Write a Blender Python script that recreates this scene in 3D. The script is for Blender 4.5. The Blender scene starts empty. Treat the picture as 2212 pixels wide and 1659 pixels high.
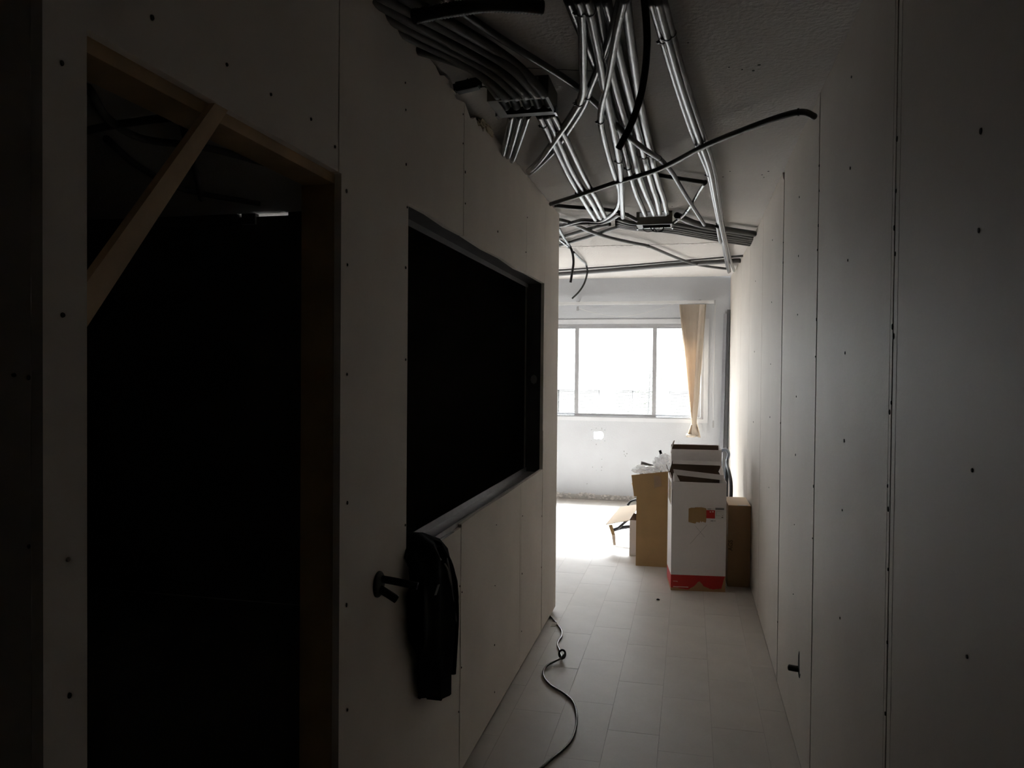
import bpy, bmesh, math, random
from mathutils import Vector, Matrix, noise
random.seed(7)
sc = bpy.context.scene
C = bpy.context.collection

# ------------------------------------------------------------ camera, sky, exposure
F_PX = 1672.0
cam_d = bpy.data.cameras.new('camera')
cam_d.sensor_width = 36.0
cam_d.lens = F_PX / 2212.0 * 36.0
cam_d.clip_start = 0.02
cam_d.clip_end = 500
cam = bpy.data.objects.new('camera', cam_d)
C.objects.link(cam)
CAMROT = ((0.974591, -0.012644, 0.223637), (0.223813, 0.014863, -0.974519), (0.008998, 0.999810, 0.017315))
cam.matrix_world = Matrix.Translation((0, 0, 1.55)) @ Matrix(CAMROT).to_4x4()
sc.camera = cam

world = bpy.data.worlds.new('sky')
sc.world = world
world.use_nodes = True
wn = world.node_tree
wn.nodes.clear()
w_out = wn.nodes.new('ShaderNodeOutputWorld')
w_bg = wn.nodes.new('ShaderNodeBackground')
w_bg.inputs['Color'].default_value = (0.90, 0.95, 1.0, 1)   # even bright overcast
w_bg.inputs['Strength'].default_value = 4.3
wn.links.new(w_bg.outputs[0], w_out.inputs[0])

# hazy sun behind thin cloud: a broad soft disc high over the street
sl = bpy.data.lights.new('hazy_sun', 'SUN')
sl.energy = 13.0
sl.angle = math.radians(40)
sl.color = (0.93, 0.97, 1.0)
so = bpy.data.objects.new('hazy_sun', sl)
C.objects.link(so)
so.location = (0, 30, 40)
so.rotation_euler = (math.radians(-37), 0, math.radians(2))   # comes from beyond the window, about 53 degrees up

# a portal in the window opening guides the sky light into the room (it emits nothing itself)
pl = bpy.data.lights.new('window_portal', 'AREA')
pl.shape = 'RECTANGLE'; pl.size = 3.5; pl.size_y = 1.05
pl.cycles.is_portal = True
po = bpy.data.objects.new('window_portal', pl)
C.objects.link(po)
po.location = (-1.6, 9.40, 1.56)
po.rotation_euler = (math.radians(-90), 0, 0)

sc.view_settings.view_transform = 'Standard'
sc.view_settings.look = 'None'
sc.view_settings.gamma = 1.0
sc.view_settings.use_curve_mapping = False
sc.view_settings.exposure = 2.9
sc.cycles.max_bounces = 16
sc.cycles.diffuse_bounces = 12
sc.cycles.glossy_bounces = 6
sc.cycles.transparent_max_bounces = 16
sc.cycles.use_denoising = True
sc.cycles.caustics_reflective = False
sc.cycles.caustics_refractive = False

# ------------------------------------------------------------ materials
MATS = {}
def mat(name, col, rough=0.7, var=0.0, scale=8.0, bump=0.0, bscale=60.0, spec=0.35, metal=0.0, tint=None, rand=0.0, trans=0.0):
    """procedural material: base colour broken up by two noises, optional fine relief"""
    m = bpy.data.materials.new(name)
    m.use_nodes = True
    nt = m.node_tree
    b = nt.nodes['Principled BSDF']
    b.inputs['Roughness'].default_value = rough
    b.inputs['Metallic'].default_value = metal
    b.inputs['Specular IOR Level'].default_value = spec
    tc = nt.nodes.new('ShaderNodeTexCoord')
    n1 = nt.nodes.new('ShaderNodeTexNoise'); n1.inputs['Scale'].default_value = scale; n1.inputs['Detail'].default_value = 6
    nt.links.new(tc.outputs['Object'], n1.inputs['Vector'])
    ramp = nt.nodes.new('ShaderNodeValToRGB')
    lo = tint if tint else tuple(c * (1 - var) for c in col)
    ramp.color_ramp.elements[0].position = 0.32; ramp.color_ramp.elements[0].color = (*lo, 1)
    ramp.color_ramp.elements[1].position = 0.68; ramp.color_ramp.elements[1].color = (*col, 1)
    nt.links.new(n1.outputs['Fac'], ramp.inputs['Fac'])
    last = ramp.outputs['Color']
    if rand:
        oi = nt.nodes.new('ShaderNodeObjectInfo')
        mr = nt.nodes.new('ShaderNodeMapRange'); mr.inputs['To Min'].default_value = 1 - rand; mr.inputs['To Max'].default_value = 1 + rand
        nt.links.new(oi.outputs['Random'], mr.inputs['Value'])
        mx = nt.nodes.new('ShaderNodeVectorMath'); mx.operation = 'SCALE'
        nt.links.new(last, mx.inputs[0]); nt.links.new(mr.outputs[0], mx.inputs['Scale'])
        last = mx.outputs[0]
    nt.links.new(last, b.inputs['Base Color'])
    if bump:
        n2 = nt.nodes.new('ShaderNodeTexNoise'); n2.inputs['Scale'].default_value = bscale; n2.inputs['Detail'].default_value = 5
        nt.links.new(tc.outputs['Object'], n2.inputs['Vector'])
        bp = nt.nodes.new('ShaderNodeBump'); bp.inputs['Strength'].default_value = bump; bp.inputs['Distance'].default_value = 0.01
        nt.links.new(n2.outputs['Fac'], bp.inputs['Height'])
        nt.links.new(bp.outputs[0], b.inputs['Normal'])
    if trans:
        tr = nt.nodes.new('ShaderNodeBsdfTranslucent'); nt.links.new(last, tr.inputs['Color'])
        ms = nt.nodes.new('ShaderNodeMixShader'); ms.inputs[0].default_value = trans
        nt.links.new(b.outputs[0], ms.inputs[1]); nt.links.new(tr.outputs[0], ms.inputs[2])
        nt.links.new(ms.outputs[0], nt.nodes['Material Output'].inputs['Surface'])
    MATS[name] = m
    return m

def thin_glass(name, col, refl=0.08, rough=0.02, haze=0.0):
    m = bpy.data.materials.new(name); m.use_nodes = True
    nt = m.node_tree; nt.nodes.clear()
    out = nt.nodes.new('ShaderNodeOutputMaterial')
    t = nt.nodes.new('ShaderNodeBsdfTransparent'); t.inputs[0].default_value = (*col, 1)
    g = nt.nodes.new('ShaderNodeBsdfGlossy'); g.inputs['Roughness'].default_value = rough
    mx = nt.nodes.new('ShaderNodeMixShader')
    fw = nt.nodes.new('ShaderNodeLayerWeight'); fw.inputs[0].default_value = .5
    pw = nt.nodes.new('ShaderNodeMath'); pw.operation = 'POWER'; pw.inputs[1].default_value = 5
    nt.links.new(fw.outputs['Facing'], pw.inputs[0])
    lw = nt.nodes.new('ShaderNodeMath'); lw.operation = 'MULTIPLY_ADD'; lw.inputs[1].default_value = .8; lw.inputs[2].default_value = .04
    nt.links.new(pw.outputs[0], lw.inputs[0])
    if haze:
        d = nt.nodes.new('ShaderNodeBsdfDiffuse'); d.inputs[0].default_value = (.93, .93, .94, 1)
        tl = nt.nodes.new('ShaderNodeBsdfTranslucent'); tl.inputs[0].default_value = (.93, .93, .94, 1)
        m0 = nt.nodes.new('ShaderNodeMixShader'); m0.inputs[0].default_value = .5
        nt.links.new(d.outputs[0], m0.inputs[1]); nt.links.new(tl.outputs[0], m0.inputs[2])
        m2 = nt.nodes.new('ShaderNodeMixShader'); m2.inputs[0].default_value = haze
        nt.links.new(t.outputs[0], m2.inputs[1]); nt.links.new(m0.outputs[0], m2.inputs[2])
        base = m2.outputs[0]
    else:
        base = t.outputs[0]
    nt.links.new(lw.outputs[0], mx.inputs[0]); nt.links.new(base, mx.inputs[1]); nt.links.new(g.outputs[0], mx.inputs[2])
    nt.links.new(mx.outputs[0], out.inputs[0])
    MATS[name] = m
    return m

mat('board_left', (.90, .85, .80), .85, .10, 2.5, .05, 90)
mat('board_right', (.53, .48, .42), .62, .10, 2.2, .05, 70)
mat('ceiling_paint', (.54, .515, .49), .9, .10, 1.6, .5, 60)
mat('wall_paint', (.50, .515, .54), .8, .06, 3, .15, 60)
mat('tile', (.58, .535, .49), .5, .09, 5, .06, 30, spec=.25, rand=.03)
mat('grout', (.45, .415, .38), .9, .1, 20)
mat('concrete', (.46, .44, .42), .95, .25, 10, .6, 40)
mat('plaster_broken', (.72, .69, .66), .95, .5, 30, .9, 50)
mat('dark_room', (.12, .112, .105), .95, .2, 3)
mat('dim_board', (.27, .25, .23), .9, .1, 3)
mat('cavity', (.03, .028, .026), .95)
mat('pvc', (.092, .092, .095), .26, .12, 14, .08, 220, spec=.6)
mat('pvc_dark', (.075, .073, .073), .42, .12, 14, .08, 220, spec=.45)
mat('pvc_black', (.022, .021, .021), .38, .2, 14, .08, 220, spec=.5)
mat('rubber', (.012, .012, .012), .6, spec=.15)
mat('hose', (.014, .014, .014), .5, spec=.3)
mat('cable_tie', (.015, .015, .015), .5)
mat('box_plastic', (.12, .115, .10), .5, .1, 10)
mat('zinc', (.36, .36, .38), .38, .15, 14, .04, 40, metal=.75)
mat('zinc_dark', (.10, .10, .104), .5, .15, 14, metal=.6)
mat('wood', (.62, .44, .27), .65, .25, 9, .1, 60)
mat('wood_dark', (.58, .40, .25), .7, .25, 9, .1, 60)
mat('wood_pale', (.74, .54, .35), .65, .2, 9, .1, 60)
mat('aluminium', (.42, .42, .43), .4, .06, 20, metal=.35)
mat('trim_white', (.58, .59, .61), .6, .05, 6)
mat('blind', (.60, .52, .43), .8, .06, 12, trans=.03)
mat('rail_white', (.54, .54, .54), .5, .04)
mat('cord', (.6, .58, .55), .7)
mat('clip_grey', (.30, .30, .30), .6)
mat('carton_brown', (.42, .265, .12), .8, .12, 6, .08, 50)
mat('carton_dark', (.36, .24, .14), .85, .12, 6, .08, 50)
mat('carton_inside', (.10, .065, .045), .9, .15, 6)
mat('carton_white', (.74, .70, .69), .6, .05, 5)
mat('carton_pale', (.80, .64, .48), .8, .08, 6)
mat('ink_red', (.46, .02, .015), .6, .1, 10)
mat('ink_black', (.03, .024, .02), .7)
mat('ink_grey', (.20, .195, .19), .7)
mat('ink_faded', (.13, .085, .05), .8)
mat('ink_white', (.66, .63, .60), .6)
mat('pencil', (.26, .25, .24), .8)
mat('fabric_black', (.006, .006, .007), .95, .3, 30, .2, 300, spec=.08)
mat('piping_grey', (.20, .20, .21), .7)
mat('chair_black', (.02, .021, .028), .4, spec=.5)
mat('chair_blue', (.33, .37, .45), .35)
mat('foam', (.75, .66, .50), .95, .3, 40, .8, 80)
mat('paper', (.85, .82, .77), .8)
mat('black_plastic', (.010, .010, .010), .55, spec=.2)
mat('bronze', (.007, .006, .005), .55, metal=.2)
mat('screw', (.03, .028, .026), .7)
mat('facade', (.40, .39, .378), .9, .06, 1)
mat('facade_yellow', (.19, .17, .125), .8, .1, 4)
mat('facade_frame', (.19, .18, .168), .8)
mat('shutter', (.092, .087, .081), .8, .1, 8)
mat('street', (.1, .1, .1), .9, .15, 2)
mat('leaf', (.095, .102, .078), .7, .3, 4)
mat('bark', (.05, .048, .045), .9, .3, 20, .5, 40)
thin_glass('glass', (.97, .98, .98))
thin_glass('plastic_film', (.96, .96, .97), rough=.12, haze=.75)
thin_glass('clear_tape', (.93, .90, .85), rough=.2, haze=.15)

# ------------------------------------------------------------ mesh helpers
def link(name, me, m=None, parent=None, smooth=False):
    o = bpy.data.objects.new(name, me)
    C.objects.link(o)
    if m is not None:
        me.materials.append(MATS[m] if isinstance(m, str) else m)
    if parent is not None:
        o.parent = parent
    if smooth:
        me.shade_smooth()
    return o

def obj(name, bm, m, parent=None, smooth=False):
    me = bpy.data.meshes.new(name)
    bmesh.ops.recalc_face_normals(bm, faces=bm.faces[:])
    bm.to_mesh(me); bm.free()
    return link(name, me, m, parent, smooth)

def tag(o, label=None, cat=None, group=None, kind=None):
    if label: o['label'] = label
    if cat: o['category'] = cat
    if group: o['group'] = group
    if kind: o['kind'] = kind
    return o

def thing(name, label, cat, loc=(0, 0, 0), rz=0.0, group=None):
    o = bpy.data.objects.new(name, None)
    o.empty_display_size = .05
    C.objects.link(o)
    o.location = loc; o.rotation_euler = (0, 0, rz)
    return tag(o, label, cat, group)

def struct(o, label=None):
    return tag(o, label, None, None, 'structure')

def bx(bm, x0, x1, y0, y1, z0, z1, bev=0.0, M=None):
    g = bmesh.ops.create_cube(bm, size=1.0)
    vs = g['verts']
    for v in vs:
        v.co = Vector(((x0 + x1) / 2 + v.co.x * (x1 - x0), (y0 + y1) / 2 + v.co.y * (y1 - y0), (z0 + z1) / 2 + v.co.z * (z1 - z0)))
    if bev:
        es = list({e for v in vs for e in v.link_edges})
        r = bmesh.ops.bevel(bm, geom=es, offset=bev, segments=2, affect='EDGES', profile=.6)
        vs = list({v for f in r['faces'] for v in f.verts} | {v for v in vs if v.is_valid})
    if M is not None:
        bmesh.ops.transform(bm, matrix=M, verts=[v for v in vs if v.is_valid])
    return bm

def box(name, dims, m, parent=None, bev=0.0, M=None):
    return obj(name, bx(bmesh.new(), *dims, bev=bev, M=M), m, parent)

def prism(bm, pts2, axis, a0, a1):
    """extrude a 2D outline along an axis: 'x' -> (y,z) outline, 'y' -> (x,z), 'z' -> (x,y)"""
    def P(u, v, a):
        return {'x': (a, u, v), 'y': (u, a, v), 'z': (u, v, a)}[axis]
    from mathutils.geometry import delaunay_2d_cdt
    n = len(pts2)
    co, _, tris, *_r = delaunay_2d_cdt([Vector(p) for p in pts2], [], [list(range(n))], 1, 1e-6)
    lo = [bm.verts.new(P(v.x, v.y, a0)) for v in co]
    hi = [bm.verts.new(P(v.x, v.y, a1)) for v in co]
    edges = {}
    for t in tris:
        bm.faces.new([lo[i] for i in t]); bm.faces.new([hi[i] for i in t])
        for i in range(len(t)):
            e = tuple(sorted((t[i], t[(i + 1) % len(t)])))
            edges[e] = edges.get(e, 0) + 1
    for (i, j), k in edges.items():
        if k == 1:
            bm.faces.new((lo[i], lo[j], hi[j], hi[i]))
    return bm

def slab(name, corners, th, m, parent=None):
    """thick quad sheet through four 3D corners"""
    bm = bmesh.new()
    c = [Vector(p) for p in corners]
    n = (c[1] - c[0]).cross(c[-1] - c[0]).normalized() * th / 2
    lo = [bm.verts.new(p - n) for p in c]; hi = [bm.verts.new(p + n) for p in c]
    bm.faces.new(lo); bm.faces.new(hi)
    k = len(c)
    for i in range(k):
        bm.faces.new((lo[i], lo[(i + 1) % k], hi[(i + 1) % k], hi[i]))
    return obj(name, bm, m, parent)

def smooth_path(pts, per=6):
    pts = [Vector(p) for p in pts]
    if len(pts) < 3:
        return [pts[0].lerp(pts[-1], i / per) for i in range(per + 1)]
    out = []
    n = len(pts)
    for i in range(n - 1):
        p0 = pts[max(i - 1, 0)]; p1 = pts[i]; p2 = pts[i + 1]; p3 = pts[min(i + 2, n - 1)]
        d = [(max((b - a).length, 1e-5)) ** .5 for a, b in ((p0, p1), (p1, p2), (p2, p3))]
        if p0 == p1: d[0] = d[1]; p0 = p1 - (p2 - p1)
        if p3 == p2: d[2] = d[1]; p3 = p2 + (p2 - p1)
        t1 = (p1 - p0) / d[0] - (p2 - p0) / (d[0] + d[1]) + (p2 - p1) / d[1]
        t2 = (p2 - p1) / d[1] - (p3 - p1) / (d[1] + d[2]) + (p3 - p2) / d[2]
        t1 *= d[1]; t2 *= d[1]
        for k in range(per):
            t = k / per
            out.append(p1 * (2*t**3 - 3*t*t + 1) + t1 * (t**3 - 2*t*t + t) + p2 * (-2*t**3 + 3*t*t) + t2 * (t**3 - t*t))
    out.append(pts[-1])
    return out

def tube(bm, path, r, sides=10, ridged=0.0, hollow=True, flat=1.0):
    path = [Vector(p) for p in path]
    n = len(path)
    T = [(path[min(i + 1, n - 1)] - path[max(i - 1, 0)]).normalized() for i in range(n)]
    ref = Vector((0, 0, 1)) if abs(T[0].z) < .9 else Vector((1, 0, 0))
    N = (ref - T[0] * ref.dot(T[0])).normalized()
    rings = []
    for i in range(n):
        N = (N - T[i] * N.dot(T[i])).normalized()
        B = T[i].cross(N)
        rr = r * (1 + (ridged if i % 2 else 0))
        rings.append([bm.verts.new(path[i] + (N * math.cos(a) * flat + B * math.sin(a)) * rr) for a in [2 * math.pi * k / sides for k in range(sides)]])
    for i in range(n - 1):
        for k in range(sides):
            bm.faces.new((rings[i][k], rings[i][(k + 1) % sides], rings[i + 1][(k + 1) % sides], rings[i + 1][k]))
    for end, s in ((0, 1), (n - 1, -1)):
        if hollow:    # open pipe end: a short bore
            inner = [bm.verts.new(path[end] + (v.co - path[end]) * .72) for v in rings[end]]
            deep = [bm.verts.new(path[end] + (v.co - path[end]) * .70 + T[end] * s * r * 1.2) for v in rings[end]]
            for k in range(sides):
                k2 = (k + 1) % sides
                bm.faces.new((rings[end][k], rings[end][k2], inner[k2], inner[k]))
                bm.faces.new((inner[k], inner[k2], deep[k2], deep[k]))
            bm.faces.new(deep)
        else:
            bm.faces.new(rings[end])
    return bm

def tube_obj(name, pts, r, m, parent=None, per=6, sides=10, ridged=0.0, hollow=True, flat=1.0):
    return obj(name, tube(bmesh.new(), smooth_path(pts, per), r, sides, ridged, hollow, flat), m, parent, smooth=True)

def lathe(bm, prof, M, seg=20):
    rings = []
    for r, z in prof:
        rings.append([bm.verts.new(M @ Vector((r * math.cos(2*math.pi*k/seg), r * math.sin(2*math.pi*k/seg), z))) for k in range(seg)])
    for i in range(len(rings) - 1):
        for k in range(seg):
            bm.faces.new((rings[i][k], rings[i][(k+1) % seg], rings[i+1][(k+1) % seg], rings[i+1][k]))
    bm.faces.new(rings[0]); bm.faces.new(rings[-1])
    return bm

def aim(p, d):
    return Matrix.Translation(p) @ Vector(d).to_track_quat('Z', 'Y').to_matrix().to_4x4()

def discs(name, pts, r, normal, m, parent, th=.0012):
    """small recessed screw heads and chips, too small to pick apart: one joined part"""
    bm = bmesh.new()
    for p in pts:
        rr = r * random.uniform(.7, 1.15)
        M = aim(Vector(p), normal) @ Matrix.Diagonal((random.uniform(.8, 1.2), random.uniform(.8, 1.4), 1, 1))
        lathe(bm, [(rr, -th), (rr * .8, th)], M, 8)
    o = obj(name, bm, m, parent)
    o['kind'] = 'stuff'
    return o

def ceil_z(y):
    return 2.57 if y < 6.35 else 2.57 + (y - 6.35) * .0322

XL, XR, YE = -.833, .4465, 9.30

# ------------------------------------------------------------ structure: floor
floor = struct(box('floor', (-4.4, .75, -2.4, 9.42, -.20, -.0006), 'grout'), 'pale stone-look tiled floor of the corridor and bright room')
T_W, T_L = .2195, .5425
tile_me = {}
def tile(x0, x1, y0, y1):
    key = (round(x1 - x0, 3), round(y1 - y0, 3))
    if key not in tile_me:
        bm = bx(bmesh.new(), 0, x1 - x0, 0, y1 - y0, -.006, 0)
        top = [e for e in bm.edges if all(abs(v.co.z) < 1e-6 for v in e.verts)]
        bmesh.ops.bevel(bm, geom=top, offset=.0007, segments=1, affect='EDGES')
        me = bpy.data.meshes.new('tile'); bmesh.ops.recalc_face_normals(bm, faces=bm.faces[:]); bm.to_mesh(me); bm.free()
        me.materials.append(MATS['tile']); tile_me[key] = me
    o = bpy.data.objects.new('tile', tile_me[key]); C.objects.link(o)
    o.parent = floor
    o.location = (x0, y0, random.uniform(-.0004, .0002))
phase = {0: 3.335, 1: 3.20, 2: 3.47, -1: 3.05, -2: 3.44, -3: 3.165}
for k in range(-10, 4):
    x0 = -.327 + k * T_W; x1 = x0 + T_W
    ph = phase.get(k, 3.165 + (k % 3) * .18)
    g, gy = .0006, .0011
    x1c = min(x1, .4455)
    j0 = int(math.floor((.9 - ph) / T_L)) if x1 > -.83 else int(math.floor((4.9 - ph) / T_L))
    for j in range(j0, 40):
        y0 = ph + j * T_L; y1 = min(y0 + T_L, 9.298)
        if y0 > 9.2: break
        tile(x0 + g, x1c - g, y0 + gy, y1 - gy)
# flat floors: dark room, shade put into its colour; unseen near end
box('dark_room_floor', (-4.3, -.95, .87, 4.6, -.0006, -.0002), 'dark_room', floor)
box('near_floor', (-2.6, .445, -2.2, .70, -.0006, -.0002), 'tile', floor)

# ------------------------------------------------------------ structure: ceiling
bm = bmesh.new()
prism(bm, [(-2.4, 2.57), (6.35, 2.57), (9.42, ceil_z(9.42)), (9.42, 2.9), (-2.4, 2.9)], 'x', -4.4, .75)
ceiling = struct(obj('ceiling', bm, 'ceiling_paint'), 'rough painted concrete ceiling carrying the conduits')
discs('anchor_hole', [(x, y, 2.5695) for x, y in ((.115,2.698),(.159,2.727),(.196,2.743),(.211,2.697),(-.018,2.472),(.186,4.087),(.156,4.195),(-.119,4.885),(.375,4.123),(.364,4.245),(.35,4.19))], .0045, (0, 0, 1), 'screw', ceiling, .0006)
tube_obj('crack', [(-.60,2.55,2.5697),(-.45,2.60,2.5697),(-.30,2.66,2.5697),(-.25,2.75,2.5697)], .0012, 'cavity', ceiling, sides=5, hollow=False)
bm = bmesh.new()   # old paint edge where the slab starts to rise
for i in range(26):
    x = -1.1 + i * .058
    bx(bm, x, x + .058, 6.30 + random.uniform(-.015, .015), 6.36 + random.uniform(-.02, .02), 2.5672, 2.5702)
o = obj('paint_edge', bm, 'plaster_broken', ceiling); o['kind'] = 'stuff'
wire = tube_obj('wire_stub', [(-.305,4.06,2.565),(-.285,4.02,2.56),(-.235,4.0,2.563)], .0025, 'cable_tie', ceiling, sides=6, hollow=False)

# ------------------------------------------------------------ structure: right wall of boards
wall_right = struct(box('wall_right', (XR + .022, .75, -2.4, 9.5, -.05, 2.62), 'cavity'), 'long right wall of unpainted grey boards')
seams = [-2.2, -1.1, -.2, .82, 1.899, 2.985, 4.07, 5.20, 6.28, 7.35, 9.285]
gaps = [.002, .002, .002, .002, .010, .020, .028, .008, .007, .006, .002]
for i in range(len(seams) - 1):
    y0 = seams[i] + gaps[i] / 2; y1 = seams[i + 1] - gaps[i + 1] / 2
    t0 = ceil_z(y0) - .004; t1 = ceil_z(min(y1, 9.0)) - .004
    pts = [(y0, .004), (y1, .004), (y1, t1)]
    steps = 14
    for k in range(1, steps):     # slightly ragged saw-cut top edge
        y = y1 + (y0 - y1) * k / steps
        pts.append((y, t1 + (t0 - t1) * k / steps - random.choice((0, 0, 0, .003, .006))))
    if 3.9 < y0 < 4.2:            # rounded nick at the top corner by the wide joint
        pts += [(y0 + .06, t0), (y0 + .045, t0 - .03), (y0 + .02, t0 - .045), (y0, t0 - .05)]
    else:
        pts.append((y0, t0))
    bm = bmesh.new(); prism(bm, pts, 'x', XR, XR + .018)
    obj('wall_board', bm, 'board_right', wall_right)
# shallow taped recess edge beside the first joint
for y, w in ((1.862, .003), (1.925, .002)):
    box('joint_tape', (XR - .0006, XR + .004, y, y + w, .01, 2.56), 'board_right', wall_right)
scr = [(1.371,1.937),(1.372,1.780),(1.380,1.396),(1.387,1.091),(2.418,2.409),(2.416,2.145),(2.428,1.881),(2.447,1.611),(2.439,1.352),(2.450,1.145),(2.458,.821)]
scr += [(3.5, z) for z in (2.3, 2.05, 1.8, 1.45, 1.2, .9, .6)] + [(4.6, z) for z in (2.3, 1.95, 1.6, 1.3, .9)] + [(5.75, z) for z in (2.2, 1.7, 1.2)]
discs('board_screw', [(XR - .0008, y, z) for y, z in scr], .0042, (-1, 0, 0), 'screw', wall_right)
ch = [(1.892,2.077),(1.893,1.961),(1.903,1.880),(1.891,1.820),(1.904,1.657),(1.890,1.635),(1.901,1.485),(1.916,1.463),(1.921,1.293),(1.913,1.241),(1.904,1.105),(1.900,.939),(1.906,.773),(2.973,2.207),(2.982,2.084),(2.994,1.998),(2.990,1.746),(2.998,1.611),(3.0,.946),(3.0,1.137),(2.985,2.3),(4.07,2.1),(4.07,2.2),(4.075,1.3),(4.07,.3)]
discs('chipped_edge', [(XR - .0006, y, z) for y, z in ch], .0055, (-1, 0, 0), 'cavity', wall_right)
# cut-out slot with a stub of conduit poking out
bm = bmesh.new(); prism(bm, [(3.255,.350),(3.275,.335),(3.285,.36),(3.29,.42),(3.30,.425),(3.322,.40),(3.325,.36),(3.318,.33),(3.30,.318),(3.27,.325)], 'x', XR - .001, XR + .002)
obj('cut_out_slot', bm, 'cavity', wall_right)

o = tube_obj('conduit_stub', [(XR + .01, 3.315, .345), (XR - .012, 3.33, .341), (XR - .032, 3.345, .338)], .013, 'black_plastic')
tag(o, 'short black conduit stub poking out of the slot low in the right wall', 'conduit')

# ------------------------------------------------------------ structure: left partition with doorway and window opening
wall_left = struct(box('wall_left', (-.948, -.936, 4.46, 4.95, .0, 2.50), 'board_left'), 'left partition of unpainted boards with a doorway and a window opening')
def jag(y0, y1, n=16, base=2.562, deep=.02):
    pts = []
    for k in range(n + 1):
        y = y1 + (y0 - y1) * k / n
        d = random.choice((0, 0, .003, .006)) if y > 3.2 else random.choice((0, .003, .006, .012, deep)) if y > 2.35 else random.choice((0, .002, .005))
        if 2.66 < y < 3.10: d += .022 + .012 * math.sin(y * 31)
        pts.append((y, base - d))
    return pts
zb = .020
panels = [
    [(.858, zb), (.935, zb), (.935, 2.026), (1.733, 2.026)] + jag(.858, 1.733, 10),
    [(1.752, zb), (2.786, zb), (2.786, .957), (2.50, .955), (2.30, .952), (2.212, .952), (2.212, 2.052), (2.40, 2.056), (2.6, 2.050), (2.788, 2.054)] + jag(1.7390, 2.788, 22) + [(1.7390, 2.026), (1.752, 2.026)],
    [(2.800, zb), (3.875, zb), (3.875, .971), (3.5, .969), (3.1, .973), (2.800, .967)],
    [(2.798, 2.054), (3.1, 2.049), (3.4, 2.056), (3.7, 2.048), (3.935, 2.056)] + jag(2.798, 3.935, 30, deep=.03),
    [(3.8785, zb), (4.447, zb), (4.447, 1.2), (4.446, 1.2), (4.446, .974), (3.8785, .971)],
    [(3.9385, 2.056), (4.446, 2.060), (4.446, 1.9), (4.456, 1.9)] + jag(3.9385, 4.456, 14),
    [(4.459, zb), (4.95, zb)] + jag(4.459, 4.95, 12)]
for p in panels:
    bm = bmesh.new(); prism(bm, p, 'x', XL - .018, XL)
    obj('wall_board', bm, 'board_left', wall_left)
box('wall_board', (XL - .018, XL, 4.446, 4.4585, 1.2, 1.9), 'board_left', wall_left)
lscr = [(.890,1.960),(.891,1.620),(.900,1.284),(.902,1.094),(1.074,2.041),(1.276,2.045),(1.429,2.044),(1.599,2.048),(1.715,2.081),(1.780,1.990),(1.787,1.809),(1.788,1.537),(1.794,1.215),(1.792,.958),(1.801,.689),(2.189,2.162),(2.200,2.037),(2.191,1.855),(2.196,1.580),(2.202,1.080),(2.814,2.178),(2.81,2.295),(3.320,2.162),(3.341,.861),(3.325,.593),(3.326,.327),(3.334,.112),(2.780,.738),(2.81,.707),(2.81,.419),(2.778,.263),(2.183,2.322),(2.178,2.40),(2.775,2.50),(2.778,2.393),(3.950,2.346),(3.923,2.162),(3.90,.8),(3.90,.5),(3.90,.2),(4.44,.7),(4.44,.4)]
lscr = [(1.07 + (y - 1.074), z + .06) if 1.05 < y < 1.62 else (y, z) for y, z in lscr]
discs('board_screw', [(XL + .0008, y, z) for y, z in lscr], .0042, (1, 0, 0), 'screw', wall_left)
box('jointed_tape', (XL - .002, XL + .0006, 3.845, 3.874, .02, .965), 'board_left', wall_left)
# framing seen in the openings
box('door_header', (-.936, -.853, .90, 1.80, 2.003, 2.075), 'wood', wall_left, bev=.001)
box('door_header', (-.8525, -.8345, .936, 1.7515, 2.0265, 2.034), 'wood_pale', wall_left)
box('door_stud', (-.940, -.853, 1.7535, 1.80, .0, 2.002), 'wood_dark', wall_left, bev=.001)
box('door_stud', (-.940, -.853, .885, .931, .0, 2.002), 'wood_dark', wall_left, bev=.001)
bm = bmesh.new()   # sill track: web, two lips
bx(bm, -.932, -.846, 2.16, 4.446, .955, .9585); bx(bm, -.932, -.929, 2.16, 4.446, .955, .985); bx(bm, -.8515, -.8485, 2.16, 4.446, .940, .9755)
bx(bm, -.8475, -.8335, 2.213, 2.795, .9535, .9565)
obj('sill_track', bm, 'zinc', wall_left)
bm = bmesh.new()
bx(bm, -.932, -.8525, 2.16, 4.50, 2.058, 2.062); bx(bm, -.932, -.929, 2.16, 4.50, 2.035, 2.095); bx(bm, -.8525, -.8515, 2.16, 4.50, 2.058, 2.095)
obj('head_track', bm, 'zinc_dark', wall_left)
bm = bmesh.new()
bx(bm, -.930, -.8525, 4.449, 4.454, .958, 2.060); bx(bm, -.932, -.929, 4.43, 4.50, .958, 2.060)
for z in (1.35, 1.75):
    bx(bm, -.905, -.875, 4.447, 4.449, z, z + .05)
obj('jamb_stud', bm, 'zinc_dark', wall_left)
box('jamb_stud', (-.930, -.8525, 2.16, 2.208, .958, 2.058), 'zinc_dark', wall_left)
# inner lining boards facing the dark room
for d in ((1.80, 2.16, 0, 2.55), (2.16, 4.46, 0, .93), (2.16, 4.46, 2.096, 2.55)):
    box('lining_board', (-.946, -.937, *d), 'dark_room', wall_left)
box('end_board', (-.935, XL - .0185, 4.932, 4.95, zb, 2.545), 'board_left', wall_left)
discs('stud_hole', [(-.89, 4.4485, 1.50)], .02, (0, -1, 0), 'zinc', wall_left)

wall_return = struct(box('wall_return', (-2.6, XL - .0185, .8575, .8590, .0, 2.56), 'board_left'), 'end face of the left partition nearest the viewer')
discs('board_screw', [(-.8545, .8570, 1.535), (-.8545, .8570, 1.31), (-.878, .8570, 1.538)], .004, (0, -1, 0), 'screw', wall_return)

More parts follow.
